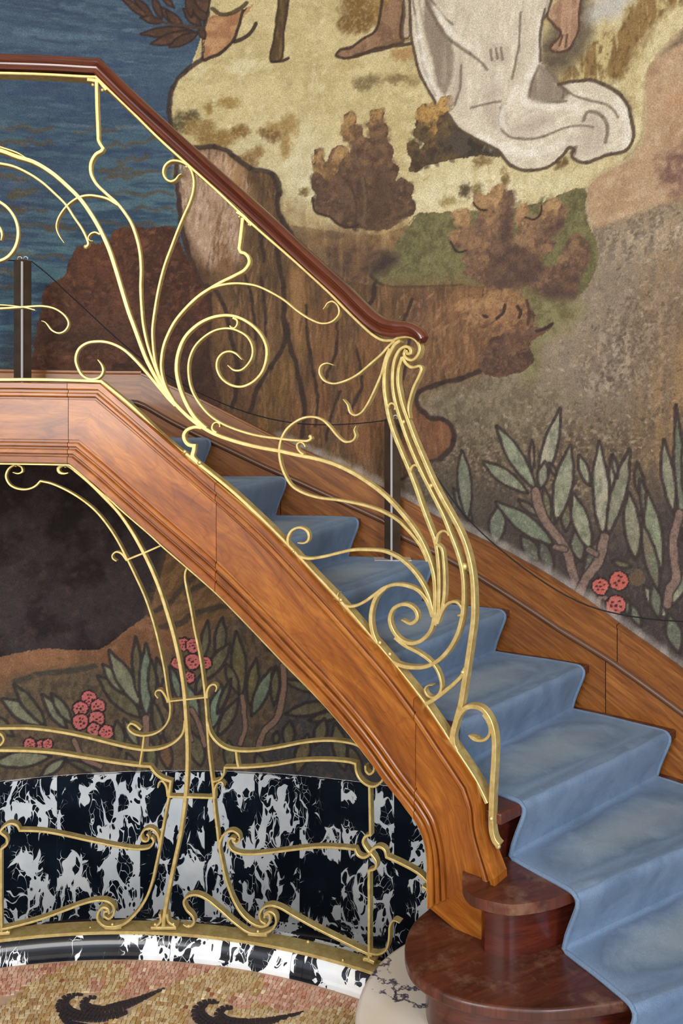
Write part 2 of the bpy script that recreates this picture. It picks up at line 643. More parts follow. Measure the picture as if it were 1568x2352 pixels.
    def stroke(self, pts, w, col, alpha=0.9, smooth=True, wob=2.0, soft=1.6, taper=False, mix=()):
        q = self.uv(pts, smooth, closed=False)
        segs = max(1, len(q) // 12)
        # chunked so that every local distance field stays small
        n = len(q)
        for k in range(segs):
            a0 = k * (n - 1) // segs; a1 = (k + 1) * (n - 1) // segs
            qq = q[a0:a1 + 1]
            if len(qq) < 2:
                continue
            tw = w
            if taper:
                f = (a0 + a1) / 2.0 / n
                tw = w * (0.35 + 0.65 * math.sin(PI * min(1, max(0, f))))
            hw = tw * 0.5 * PXM
            s = self.sl(qq, hw + (wob + soft + 2) * PXM)
            if self.U[s].size == 0:
                continue
            X = self.U[s] + self.wx[s] * wob * 2 * PXM
            Y = self.V[s] + self.wy[s] * wob * 2 * PXM
            d = self.dist(X, Y, qq, False)
            hv = hw * (0.75 + 0.5 * self.nz['mid'][s])
            a = np.clip(1 - (d - hv) / (soft * PXM), 0, 1)[..., None] * alpha
            if k > 0:      # no double cover at the chunk joints
                a = a * 1.0
            self.C[s] = self.C[s] * (1 - a) + self.colour(s, col, mix) * a

    def leaf(self, base, tip, w, col, out=(62, 52, 50), ow=4.5, mix=(), bend=0.0):
        bx, by = base; tx, ty = tip
        dx, dy = tx - bx, ty - by
        L = math.hypot(dx, dy)
        nx, ny = -dy / L, dx / L
        pts = []
        prof = [(0, .0), (.12, .22), (.3, .42), (.5, .5), (.7, .42), (.87, .2), (1, 0)]
        for t, h in prof:
            o = bend * L * math.sin(PI * t)
            pts.append((bx + dx * t + nx * (h * w + o), by + dy * t + ny * (h * w + o)))
        for t, h in reversed(prof[1:-1]):
            o = bend * L * math.sin(PI * t)
            pts.append((bx + dx * t + nx * (-h * w + o), by + dy * t + ny * (-h * w + o)))
        self.poly(pts, col, mix or LEAFMIX, wob=2, fine=1.5)
        if out is not None:
            self.stroke(pts + [pts[0]], ow, out, alpha=0.85, wob=2)

    def berry(self, x, y, r, col=(176, 92, 86)):
        ring = [(x + r * math.cos(a) * (1 + .06 * math.sin(3 * a + x)), y + r * math.sin(a)) for a in np.linspace(0, 2 * PI, 13)[:-1]]
        big = [(x + (r + 4) * math.cos(a), y + (r + 4) * math.sin(a)) for a in np.linspace(0, 2 * PI, 13)[:-1]]
        self.poly(big, (56, 46, 46), wob=1)
        self.poly(ring, col, [((196, 120, 112), 'mid', .45, .7, .6)], wob=1)
        rs = random.Random(int(x * 7 + y))
        for k in range(5):
            a = k * 1.2566 + rs.random()
            rr = r * 0.52
            self.dot(x + rr * math.cos(a), y + rr * math.sin(a), r * 0.14)
        self.dot(x, y, r * 0.17)

    def dab(self, x, y, ln, wd, ang, col, alpha=.5):
        th, v0 = on_cyl(x, y, RW)
        u0 = th * RW
        a_, b_ = ln * PXM / 2, wd * PXM / 2
        rad = max(a_, b_) * 1.3
        i0, i1 = np.searchsorted(self.us, [u0 - rad, u0 + rad]); j0, j1 = np.searchsorted(self.vs, [v0 - rad, v0 + rad])
        if i1 <= i0 or j1 <= j0:
            return
        s = (slice(j0, j1), slice(i0, i1))
        c, sn = math.cos(ang), math.sin(ang)
        X = self.U[s] - u0 + self.fx[s] * 3 * PXM; Y = self.V[s] - v0 + self.fy[s] * 3 * PXM
        r = np.sqrt(((X * c + Y * sn) / a_) ** 2 + ((-X * sn + Y * c) / b_) ** 2)
        k = (np.clip((1.15 - r) / .35, 0, 1) * alpha)[..., None]
        self.C[s] = self.C[s] * (1 - k) + np.array(col, np.float32) * k

    def dabs(self, pts, n, ln, wd, ang, cols, alpha=.45, seed=1, jit=.3, grad=None):
        """n brush marks inside the polygon"""
        rs = random.Random(seed)
        P_ = [tuple(p) for p in pts]
        x0 = min(p[0] for p in P_); x1 = max(p[0] for p in P_); y0 = min(p[1] for p in P_); y1 = max(p[1] for p in P_)
        x0, x1 = max(x0, -250), min(x1, 1800)
        y0, y1 = max(y0, -250), min(y1, 1850)
        k = t = 0
        while k < n and t < n * 8:
            t += 1
            x, y = rs.uniform(x0, x1), rs.uniform(y0, y1)
            if not inside(P_, x, y):
                continue
            k += 1
            if grad:
                f = (y - y0) / (y1 - y0) + rs.uniform(-.4, .4)
                c = grad[0] if f < .38 else (grad[1] if f < .72 else grad[2])
            else:
                c = rs.choice(cols)
            g = rs.uniform(.93, 1.07)
            self.dab(x, y, rs.uniform(*ln), rs.uniform(*wd), ang + rs.uniform(-jit, jit), tuple(v * g for v in c), alpha * rs.uniform(.6, 1.2))

    def bush(self, pts, base, light, dark, n, rad, seed):
        self.dabs(pts, n, (rad * 1.2, rad * 2.2), (rad, rad * 1.6), 0, None, .55, seed, 3.1, grad=(light, base, dark))
        self.dabs(pts, n, (rad * .5, rad), (rad * .3, rad * .6), 0, [dark, base, light], .5, seed + 1, 3.1)

    def dot(self, x, y, r, col=(72, 50, 50)):
        self.poly([(x + r * 1.3 * math.cos(a), y + r * math.sin(a)) for a in np.linspace(0, 2 * PI, 7)[:-1]], col, wob=0, fine=1)


LEAFMIX = [((104, 108, 90), 'rub', .35, .7, .8), ((168, 168, 146), 'fine', .55, .85, .45)]


def paint(m):
    P, S = m.poly, m.stroke
    INK = (58, 48, 42)
    # ---- ground tone
    m.C[:] = (118, 100, 80)
    allr = [(-880, -1500), (2300, -1500), (2300, 3500), (-880, 3500)]
    P(allr, (122, 104, 84), [((90, 76, 62), 'iso', .35, .65, .8), ((150, 130, 104), 'rub', .5, .8, .6)], smooth=False)
    # right hand middle ground: pale above, dark below, speckled
    P([(900, 820), (1250, 640), (1360, 520), (1600, 440), (2200, 440), (2200, 900), (1568, 940), (1250, 1000), (1000, 1040), (940, 900)],
      (158, 142, 118), [((116, 103, 90), 'rub', .42, .58, .85), ((190, 172, 148), 'fine', .5, .8, .7), ((168, 142, 108), 'iso', .5, .7, .5)], feather=60)
    P([(1250, 720), (1420, 640), (1600, 700), (1600, 900), (1400, 960), (1280, 900)],
      (122, 108, 94), [((164, 148, 128), 'rub', .45, .62, .85), ((88, 77, 68), 'fine', .5, .75, .8)], feather=70)
    P([(960, 900), (1100, 860), (1300, 960), (1500, 930), (2200, 900), (2200, 1800), (900, 1800), (900, 1100)],
      (112, 97, 79), [((84, 73, 61), 'rub', .42, .60, .85), ((158, 140, 116), 'fine', .52, .8, .75)], feather=60)
    P([(1500, 640), (1568, 600), (1640, 800), (1600, 1000), (1560, 1180), (1500, 1120), (1480, 900)],
      (150, 120, 84), [((110, 92, 74), 'vert', .4, .65, .8)], feather=50, alpha=.8)
    P([(960, 890), (1010, 855), (1100, 850), (1200, 870), (1300, 900), (1250, 980), (1120, 1010), (1010, 970), (970, 930)],
      (132, 120, 98), [((100, 90, 72), 'rub', .4, .65, .7)], feather=40)
    GR = [(880, 860), (1250, 640), (1360, 520), (1600, 440), (1760, 440), (1760, 1500), (1500, 1500), (1200, 1300), (980, 1100), (880, 900)]
    m.dabs(GR, 2600, (5, 13), (2.5, 6), .5, [(168, 152, 128), (112, 98, 84), (86, 75, 65), (150, 132, 104), (180, 164, 142)], .5, 21, 3.1)
    m.dabs([(1000, 960), (1600, 900), (1760, 900), (1760, 1500), (1300, 1400), (960, 1100)], 1300, (5, 14), (2.5, 6), 0, [(90, 78, 64), (72, 62, 54), (104, 90, 72), (130, 112, 88)], .5, 22, 3.1)
    # ---- sea
    P([(-880, -1500), (490, -1500), (482, 0), (470, 60), (468, 130), (430, 160), (400, 192), (389, 235), (392, 290), (404, 340),
       (404, 400), (408, 470), (418, 520), (432, 580), (450, 640), (460, 900), (-880, 940)],
      (76, 95, 112), [((58, 72, 92), 'horiz', .42, .62, .8), ((98, 120, 132), 'horiz', .60, .78, .5), ((60, 82, 100), 'mid', .5, .8, .4)], wob=1, smooth=False)
    P([(-880, 200), (120, 195), (400, 240), (402, 330), (250, 350), (-880, 340)], (54, 70, 92),
      [((84, 106, 126), 'horiz', .5, .7, .8)], feather=90, alpha=.8)
    P([(-880, 340), (420, 350), (440, 640), (440, 900), (-880, 900)], (82, 112, 120),
      [((52, 70, 92), 'horiz', .40, .56, .85), ((104, 130, 134), 'horiz', .64, .8, .5)], feather=80, alpha=.85)
    OCH = (88, 80, 66)
    for (x0, y0, x1, y1, w) in [(-60, 325, 60, 330, 7), (45, 322, 120, 330, 5), (230, 395, 300, 386, 7), (270, 372, 340, 362, 5), (240, 408, 330, 400, 6), (245, 335, 305, 330, 5),
                                (0, 402, 60, 415, 8), (20, 448, 85, 438, 9), (25, 452, 60, 445, 6), (0, 478, 60, 486, 6), (10, 476, 105, 480, 7),
                                (260, 446, 395, 444, 5), (310, 480, 400, 482, 5), (50, 512, 140, 528, 6), (100, 520, 180, 524, 6), (0, 545, 50, 545, 6),
                                (40, 585, 150, 590, 6), (0, 575, 60, 580, 5), (0, 620, 40, 626, 6), (230, 512, 400, 520, 5), (255, 408, 400, 392, 5),
                                (0, 655, 60, 665, 6), (-200, 500, -20, 505, 8), (-300, 420, -60, 415, 8), (-200, 600, -20, 610, 7), (300, 330, 395, 312, 4), (0, 290, 120, 300, 5), (170, 300, 300, 296, 5)]:
        n = 6
        S([(x0 + (x1 - x0) * k / n, y0 + (y1 - y0) * k / n + 5 * math.sin(k * 1.9 + x0)) for k in range(n + 1)], w, OCH, alpha=.75, taper=True, soft=4, wob=4)
    NAV = (52, 66, 96)
    rs = random.Random(3)
    for k in range(70):
        x0 = rs.uniform(-500, 380); y0 = rs.uniform(-60, 800); L = rs.uniform(40, 150)
        if x0 + L > 395:
            x0 = 395 - L
        c = NAV if k % 3 else (104, 128, 142)
        S([(x0, y0), (x0 + L * .5, y0 + rs.uniform(-6, 6)), (x0 + L, y0 + rs.uniform(-5, 5))], rs.uniform(4, 9), c, alpha=.4, taper=True, soft=6, wob=4)
    SEA = [(-250, -250), (480, -250), (468, 130), (388, 200), (390, 330), (408, 470), (430, 640), (-250, 850)]
    m.dabs(SEA, 1500, (18, 60), (2.5, 6), 0, [(66, 84, 104), (88, 110, 124), (58, 74, 98), (100, 122, 134), (72, 96, 110)], .33, 31, .12)
    # ---- meadow
    MEA = [(470, 132), (432, 160), (402, 192), (390, 235), (394, 288), (408, 322), (440, 340), (505, 342), (535, 362), (570, 390),
           (625, 402), (640, 432), (637, 478), (655, 512), (700, 520), (760, 530), (860, 540), (930, 520), (1050, 488), (1240, 470), (1330, 436),
           (1400, 402), (1450, 335), (1478, 240), (1490, 150), (1568, 60), (1700, -60), (2300, -700), (2300, -1500), (1400, -1500), (480, -1500), (480, -900), (480, -400), (479, -100), (475, 40)]
    P(MEA, (198, 184, 138), [((176, 160, 112), 'iso', .40, .60, .75), ((214, 204, 166), 'iso', .58, .75, .8), ((166, 148, 104), 'mid', .55, .8, .4)], wob=2)
    P([(560, 350), (700, 300), (760, 420), (800, 500), (720, 500), (660, 470), (640, 410)], (208, 200, 166), [((188, 176, 136), 'mid', .45, .7, .6)], feather=60)
    P([(940, 400), (1060, 370), (1160, 390), (1300, 400), (1440, 350), (1400, 400), (1320, 432), (1200, 465), (1040, 484), (950, 500), (930, 460)],
      (212, 202, 164), [((188, 172, 128), 'vert', .5, .75, .7)], feather=30)
    P([(640, 470), (700, 500), (760, 520), (940, 516), (920, 600), (840, 660), (760, 600), (690, 560)], (140, 112, 76),
      [((176, 148, 102), 'vert', .5, .75, .8), ((104, 82, 60), 'mid', .5, .75, .6)], feather=40)
    m.dabs(MEA, 2200, (7, 24), (4, 10), .2, [(206, 194, 150), (186, 170, 122), (216, 206, 168), (174, 156, 110), (196, 182, 140)], .36, 41, 1.2)
    # smudges on the meadow
    for (x, y, w, h, c) in [(430, 275, 50, 26, (92, 80, 54)), (405, 280, 26, 40, (84, 76, 56)), (450, 300, 60, 30, (138, 112, 70)), (470, 318, 90, 24, (136, 110, 66)), (545, 302, 40, 16, (126, 98, 58)),
                            (610, 306, 34, 12, (120, 96, 64)), (640, 290, 60, 30, (152, 126, 78)), (640, 312, 40, 12, (118, 92, 60)), (520, 235, 40, 14, (150, 124, 74)),
                            (478, 248, 10, 18, (140, 114, 64)), (580, 350, 30, 18, (140, 112, 74)), (565, 372, 60, 14, (128, 100, 66)), (655, 340, 8, 40, (150, 122, 76)),
                            (840, 192, 50, 18, (122, 108, 76)), (930, 182, 60, 12, (128, 112, 76)), (925, 120, 90, 20, (164, 132, 88)), (800, 150, 60, 10, (182, 164, 116)),
                            (700, 440, 12, 8, (110, 92, 60)), (1110, 372, 40, 8, (120, 100, 66)), (1100, 440, 10, 20, (120, 104, 72)), (1160, 415, 8, 26, (120, 100, 66)),
                            (1065, 435, 10, 18, (96, 84, 62)), (1078, 440, 8, 20, (86, 76, 58)), (1030, 465, 30, 14, (150, 134, 88)), (1290, 372, 12, 12, (104, 84, 56)), (1455, 240, 24, 34, (128, 106, 78)),
                            (860, 30, 80, 60, (138, 108, 66)), (830, 45, 70, 40, (116, 90, 54)), (800, 10, 60, 40, (122, 96, 58))]:
        rs = random.Random(int(x + y))
        for k in range(5):
            xx = x + rs.uniform(-.45, .45) * w; yy = y + rs.uniform(-.4, .4) * h
            ww = w * rs.uniform(.2, .36) + 3; hh = h * rs.uniform(.3, .5) + 3
            P([(xx + ww * math.cos(a), yy + hh * math.sin(a)) for a in np.linspace(0, 2 * PI, 9)[:-1]], c, [((178, 160, 112), 'fine', .5, .8, .6)], wob=9, fine=6, alpha=.75, feather=7)
    # brown turf right of the drapery
    P([(1262, 150), (1340, 110), (1420, 60), (1480, -40), (1580, -40), (1560, 30), (1500, 90), (1450, 150), (1410, 190), (1330, 180), (1280, 190)],
      (140, 114, 74), [((196, 180, 130), 'vert', .48, .60, .9), ((104, 82, 54), 'rub', .5, .7, .7)], wob=14, fine=8, feather=10)
    P([(1330, -60), (1480, -60), (1440, 10), (1400, 40), (1350, 60), (1330, 20)], (188, 184, 174), [((166, 158, 140), 'mid', .5, .7, .7)], wob=10, feather=14)
    P([(1450, 140), (1500, 60), (1560, 10), (1568, 60), (1500, 150), (1480, 230), (1470, 330), (1440, 350), (1452, 240)], (208, 196, 154), [((176, 158, 112), 'rub', .5, .7, .6)], wob=8, feather=10)
    # pink-tan slope at the right
    P([(1590, 50), (1500, 140), (1478, 200), (1476, 320), (1452, 358), (1372, 402), (1348, 436), (1350, 476), (1358, 520), (1440, 500), (1500, 474), (1640, 450), (2300, 440), (2300, -400)],
      (178, 150, 120), [((160, 130, 100), 'iso', .42, .65, .8), ((192, 170, 140), 'mid', .55, .8, .5)], wob=3, feather=5)
    S([(1480, 205), (1476, 320), (1452, 358), (1372, 402), (1346, 436), (1352, 500), (1362, 560)], 5, (186, 172, 132), alpha=.6)
    P([(1510, 380), (1530, 350), (1555, 335), (1620, 340), (1620, 440), (1550, 440), (1520, 410)], (122, 94, 82), [((152, 120, 102), 'mid', .45, .7, .8)], wob=14, fine=8, feather=12)
    P([(1530, 220), (1560, 205), (1620, 210), (1620, 250), (1560, 250), (1535, 240)], (180, 138, 102), wob=12, fine=7, feather=20, alpha=.6)
    m.dabs([(1560, 100), (1500, 160), (1480, 320), (1370, 410), (1355, 500), (1500, 470), (1760, 440), (1760, -100)], 500, (8, 22), (5, 12), .4, [(184, 156, 124), (168, 138, 108), (192, 168, 138)], .35, 51, 1.5)
    # ---- green field
    P([(925, 528), (960, 492), (1050, 488), (1180, 476), (1250, 462), (1330, 430), (1347, 440), (1342, 480), (1352, 520), (1372, 560), (1366, 620),
       (1330, 680), (1260, 720), (1230, 760), (1200, 720), (1120, 668), (1060, 656), (960, 662), (880, 656), (848, 632), (862, 600), (900, 570)],
      (116, 110, 76), [((90, 85, 60), 'mid', .42, .68, .8), ((136, 132, 92), 'fine', .6, .85, .4)], wob=3)
    m.dabs([(930, 520), (1050, 490), (1330, 434), (1350, 520), (1366, 620), (1250, 690), (1060, 654), (860, 640)], 700, (6, 16), (3, 8), 1.2, [(122, 118, 82), (96, 92, 62), (134, 126, 90), (88, 84, 60)], .4, 61, .8)
    S([(850, 634), (880, 656), (960, 660), (1060, 656)], 6, (62, 56, 42))
    P([(700, 560), (760, 540), (860, 560), (900, 570), (860, 620), (845, 650), (800, 660), (740, 600)], (112, 88, 68), [((80, 64, 56), 'mid', .45, .7, .8), ((142, 112, 76), 'vert', .6, .8, .6)], feather=24)
    P([(840, 600), (880, 580), (915, 590), (890, 620), (850, 632)], (70, 58, 54), wob=6, feather=12)
    # ---- cliff
    CL = [(404, 350), (450, 340), (505, 342), (535, 360), (570, 390), (625, 402), (640, 432), (637, 475), (648, 505), (670, 545), (720, 590), (790, 640),
          (850, 655), (940, 662), (1060, 656), (1150, 664), (1200, 680), (1232, 730), (1225, 780), (1180, 830), (1110, 850), (1040, 872), (985, 890),
          (962, 905), (958, 930), (990, 960), (1018, 965), (1040, 990), (1034, 1022), (1010, 1050), (960, 1062), (930, 1100), (900, 1200),
          (600, 1100), (430, 960), (500, 920), (486, 860), (478, 790), (482, 720), (474, 668), (448, 630), (428, 578), (414, 520), (406, 440)]
    P(CL, (112, 86, 62), [((86, 68, 52), 'vert', .36, .56, .9), ((140, 106, 72), 'vert', .60, .80, .8), ((98, 76, 58), 'mid', .5, .8, .5)], wob=2)
    # orange brown block at right
    P([(880, 668), (960, 664), (1080, 660), (1190, 676), (1226, 730), (1220, 790), (1120, 845), (1010, 878), (960, 900), (900, 900), (880, 800)],
      (128, 96, 70), [((100, 75, 57), 'vert', .4, .62, .8), ((156, 120, 84), 'vert', .62, .85, .7)], feather=30)
    P([(900, 930), (958, 925), (985, 962), (1018, 966), (1040, 990), (1034, 1022), (1010, 1050), (940, 1066), (905, 1040)], (130, 90, 66),
      [((112, 78, 58), 'mid', .4, .7, .6)], feather=6)
    P([(1040, 690), (1100, 670), (1170, 668), (1206, 700), (1212, 740), (1180, 760), (1120, 750), (1070, 740)], (150, 112, 76), [((176, 138, 98), 'fine', .5, .8, .7), ((112, 82, 60), 'mid', .5, .7, .6)], feather=20)
    P([(930, 735), (948, 700), (965, 680), (985, 672), (990, 700), (960, 740), (940, 770), (915, 750)], (96, 74, 64), wob=5, feather=14, alpha=.8)
    # pale front of the cliff
    P([(406, 356), (450, 346), (510, 350), (540, 372), (560, 410), (580, 470), (560, 500), (562, 560), (548, 600), (500, 612), (466, 606), (440, 560), (424, 510), (412, 450)],
      (186, 158, 136), [((206, 184, 158), 'vert', .5, .8, .7), ((162, 132, 108), 'vert', .2, .42, .5)], feather=14, wob=5)
    P([(514, 360), (535, 372), (560, 410), (582, 460), (600, 520), (560, 500), (545, 450), (525, 400)], (158, 122, 84), [((192, 156, 114), 'vert', .5, .8, .8)], feather=16, wob=6)
    P([(484, 462), (500, 480), (512, 520), (524, 570), (540, 620), (520, 640), (498, 610), (490, 550), (488, 500)], (130, 98, 72), wob=5, feather=9)
    P([(560, 480), (600, 420), (636, 440), (634, 480), (650, 520), (690, 580), (660, 640), (600, 640), (566, 590), (560, 530)], (98, 78, 58), [((76, 60, 48), 'vert', .45, .7, .8)], feather=20)
    # lit columns of rock
    COLS = [([(486, 690), (505, 690), (522, 740), (534, 800), (540, 860), (532, 930), (505, 925), (492, 880), (478, 800)], (138, 104, 70)),
            ([(646, 590), (668, 590), (700, 640), (712, 700), (708, 780), (692, 830), (676, 790), (658, 700)], (146, 110, 74)),
            ([(716, 640), (760, 680), (775, 740), (768, 800), (745, 860), (722, 820), (712, 740)], (124, 90, 62)),
            ([(784, 740), (840, 750), (880, 780), (870, 860), (820, 900), (790, 880)], (128, 92, 64)),
            ([(655, 800), (672, 800), (676, 860), (650, 940), (610, 1000), (588, 990), (600, 920), (636, 850)], (130, 98, 64)),
            ([(700, 840), (740, 850), (760, 920), (750, 1000), (710, 1010), (702, 920)], (124, 88, 62)),
            ([(790, 900), (860, 880), (880, 960), (860, 1060), (800, 1040), (780, 960)], (128, 90, 62)),
            ([(668, 908), (684, 916), (688, 960), (682, 1000), (670, 990)], (140, 98, 66)),
            ([(546, 860), (570, 850), (590, 880), (580, 950), (552, 940)], (118, 86, 62))]
    for pts, c in COLS:
        P(pts, c, [(tuple(int(v * .78) for v in c), 'vert', .45, .62, .85), (tuple(min(255, int(v * 1.18)) for v in c), 'vert', .64, .85, .8)], feather=12, wob=6)
    m.dabs(CL, 1500, (14, 60), (2.5, 7), 1.5, [(140, 108, 78), (92, 72, 56), (76, 60, 48), (122, 94, 68), (156, 120, 84)], .38, 71, .22)
    m.dabs([(410, 360), (540, 372), (570, 430), (560, 500), (550, 590), (470, 600), (420, 500)], 260, (10, 34), (3, 8), 1.45, [(206, 184, 160), (176, 146, 122), (194, 168, 142)], .4, 72, .25)
    m.dabs([(890, 680), (1180, 680), (1220, 780), (1010, 876), (900, 890)], 420, (8, 26), (3, 8), 1.3, [(150, 112, 80), (112, 82, 62), (136, 100, 72), (166, 128, 92)], .4, 73, .7)
    FOLD = (62, 50, 46)
    for pts, w in [([(488, 660), (512, 695), (526, 745), (534, 791), (545, 844), (542, 898), (534, 935)], 8),
                   ([(637, 570), (649, 650), (653, 730), (664, 787), (679, 837), (691, 890), (699, 940), (692, 1000)], 9),
                   ([(660, 745), (649, 799), (614, 852), (591, 890), (574, 945)], 8), ([(775, 737), (774, 791), (760, 840), (742, 880)], 5),
                   ([(702, 699), (706, 768), (718, 844), (729, 921), (725, 980)], 6), ([(780, 900), (760, 960), (748, 1010)], 6),
                   ([(404, 352), (408, 440), (418, 520), (432, 578), (452, 632), (476, 668)], 8), ([(476, 655), (483, 720), (476, 790), (486, 867), (502, 925)], 8),
                   ([(440, 340), (505, 340), (535, 358), (568, 384), (625, 400), (640, 432), (638, 478), (652, 512), (672, 545)], 9),
                   ([(470, 132), (432, 160), (402, 192), (388, 235), (392, 288), (408, 322), (440, 340)], 8), ([(484, -200), (480, 0), (470, 60), (467, 132)], 7),
                   ([(1110, 848), (1060, 868), (1000, 884), (964, 900), (956, 926), (990, 960), (1018, 965), (1041, 990), (1036, 1024), (1008, 1054)], 8),
                   ([(1010, 1054), (960, 1064), (935, 1090), (900, 1120)], 5), ([(1148, 700), (1152, 716), (1140, 732), (1110, 750)], 4),
                   ([(600, 640), (610, 720), (606, 800)], 5), ([(560, 620), (580, 700), (585, 780)], 5), ([(820, 800), (830, 880), (800, 950)], 5), ([(940, 780), (935, 830), (925, 870)], 5),
                   ([(590, 470), (600, 540), (606, 600)], 5), ([(860, 650), (855, 690), (848, 700)], 7), ([(946, 690), (930, 730), (925, 745)], 6)]:
        S(pts, w, FOLD, alpha=.85, taper=(w < 7), wob=4, soft=3)
    # red-brown hill at the left
    P([(84, 720), (100, 672), (118, 648), (150, 632), (160, 596), (185, 566), (240, 554), (266, 530), (310, 519), (345, 524), (384, 519), (410, 534), (424, 580), (452, 636), (474, 672),
       (480, 730), (474, 790), (484, 860), (502, 930), (420, 960), (300, 900), (60, 890), (78, 800)],
      (96, 64, 50), [((66, 46, 40), 'iso', .42, .6, .85), ((132, 88, 66), 'mid', .55, .8, .7), ((60, 46, 38), 'rub', .55, .8, .5)], wob=5, fine=3)
    P([(200, 680), (280, 660), (330, 720), (300, 790), (220, 780), (150, 740)], (120, 84, 66), [((92, 62, 50), 'mid', .4, .7, .8)], feather=30, wob=16, alpha=.8)
    P([(360, 560), (430, 600), (470, 700), (470, 800), (400, 800), (330, 700)], (78, 54, 44), [((108, 72, 54), 'mid', .5, .7, .8)], feather=40, wob=16, alpha=.8)
    m.dabs([(90, 720), (150, 632), (240, 556), (320, 522), (400, 524), (430, 600), (474, 690), (480, 860), (420, 950), (60, 890)], 1200, (8, 24), (3, 7), .3, [(112, 76, 58), (82, 56, 45), (66, 47, 40), (130, 90, 68), (96, 66, 52)], .42, 81, 1.3)
    P([(60, 800), (480, 780), (500, 930), (40, 930)], (62, 48, 42), [((84, 62, 52), 'mid', .5, .75, .8)], feather=60, alpha=.85)
    # ---- bushes
    B = (104, 82, 66)
    bm_ = [((82, 64, 54), 'mid', .42, .62, .85), ((132, 102, 78), 'rub', .56, .8, .6)]
    B1P = [(716, 350), (726, 343), (738, 344), (743, 366), (750, 374), (760, 345), (775, 336), (792, 336), (800, 350), (806, 332), (790, 322), (782, 305), (790, 285), (790, 268),
       (800, 258), (815, 262), (818, 284), (830, 290), (832, 310), (848, 320), (846, 292), (838, 285), (850, 275), (850, 256), (866, 252), (880, 250), (882, 280), (890, 290), (893, 325),
       (905, 340), (900, 372), (915, 385), (908, 416), (922, 406), (936, 414), (950, 425), (945, 455), (955, 470), (950, 492), (925, 500), (905, 520), (870, 528), (835, 525),
       (800, 523), (770, 512), (755, 495), (735, 493), (720, 482), (718, 462), (728, 448), (716, 430), (716, 408), (724, 395)]
    P(B1P, B, bm_, wob=3, fine=1.5)
    m.bush(B1P, (106, 84, 68), (130, 102, 74), (80, 64, 54), 260, 11, 91)
    for pts in ([(718, 352), (738, 346), (742, 372), (755, 378), (772, 340), (792, 340), (796, 352), (780, 372), (770, 400), (752, 415), (735, 400), (722, 392)],
                [(792, 268), (806, 260), (816, 272), (800, 300), (812, 316), (806, 330), (790, 320), (784, 304)], [(852, 258), (876, 252), (872, 276), (852, 286)]):
        P(pts, (158, 128, 86), [((118, 92, 66), 'mid', .45, .62, .9)], wob=4, fine=1.5)
        m.bush(pts, (140, 108, 72), (170, 138, 92), (104, 82, 60), 36, 8, 92)
    S([(718, 455), (722, 484), (742, 494), (758, 498), (775, 514), (800, 523), (820, 518)], 4, (66, 52, 46))
    S([(788, 410), (806, 430), (818, 470), (816, 510)], 4, (78, 60, 52), alpha=.7)
    S([(835, 510), (838, 460), (830, 410)], 5, (122, 100, 76), alpha=.6)
    P([(820, 400), (860, 380), (890, 420), (900, 480), (870, 510), (840, 500)], (84, 66, 54), wob=9, feather=18, alpha=.8)
    P([(952, 288), (960, 245), (974, 238), (986, 248), (996, 240), (1008, 238), (1010, 222), (1034, 219), (1042, 236), (1030, 258), (1048, 288), (1080, 318), (1148, 350), (1148, 360), (1110, 358),
       (1070, 362), (1040, 366), (1008, 374), (975, 382), (958, 396), (938, 392), (946, 376), (936, 350), (934, 330), (944, 322), (960, 330), (966, 340), (974, 330), (962, 322), (950, 312)],
      (100, 82, 58), [((74, 62, 50), 'mid', .40, .6, .85)], wob=3, fine=1.5)
    m.bush([(952, 288), (974, 238), (1034, 222), (1040, 260), (1100, 330), (1070, 360), (960, 392), (936, 340)], (92, 76, 58), (120, 98, 66), (70, 59, 50), 130, 9, 93)
    P([(954, 280), (962, 246), (984, 250), (1000, 242), (1012, 225), (1034, 222), (1038, 240), (1020, 262), (1004, 272), (1000, 310), (992, 320), (990, 280), (972, 280)],
      (170, 136, 84), [((128, 100, 62), 'mid', .46, .62, .9)], wob=3, fine=1.5)
    m.bush([(954, 280), (962, 246), (1012, 225), (1038, 240), (1004, 272), (992, 318), (972, 280)], (150, 118, 72), (186, 150, 92), (106, 84, 58), 60, 8, 94)
    P([(1010, 300), (1050, 290), (1090, 322), (1146, 352), (1100, 356), (1040, 352), (1010, 340)], (82, 74, 64), [((60, 54, 48), 'mid', .45, .6, .8)], wob=6, feather=6)
    CORAL = [(1041, 489), (1056, 484), (1070, 477), (1081, 498), (1075, 524), (1086, 515), (1092, 507), (1100, 490), (1105, 481), (1088, 468), (1087, 456), (1096, 451), (1122, 447), (1139, 423),
             (1156, 428), (1162, 440), (1175, 436), (1176, 455), (1173, 477), (1180, 520), (1176, 545), (1188, 560), (1190, 520), (1186, 490), (1198, 468), (1213, 472), (1207, 498), (1222, 504),
             (1237, 494), (1243, 472), (1275, 455), (1290, 468), (1298, 490), (1296, 511), (1271, 541), (1260, 545), (1275, 558), (1268, 575), (1254, 583), (1240, 600), (1228, 609),
             (1258, 612), (1283, 605), (1292, 580), (1296, 562), (1310, 545), (1326, 536), (1345, 552), (1352, 575), (1347, 605), (1336, 625), (1326, 639), (1322, 681), (1275, 694), (1232, 673),
             (1198, 656), (1139, 664), (1083, 639), (1062, 630), (1075, 610), (1058, 596), (1068, 585), (1075, 579), (1050, 568), (1032, 562), (1034, 545), (1036, 532), (1052, 528), (1049, 505)]
    P(CORAL, (126, 98, 76), [((92, 72, 62), 'mid', .40, .6, .85), ((152, 120, 90), 'rub', .58, .8, .7)], wob=3, fine=1.5)
    m.bush(CORAL, (124, 98, 78), (152, 120, 88), (88, 70, 60), 420, 11, 95)
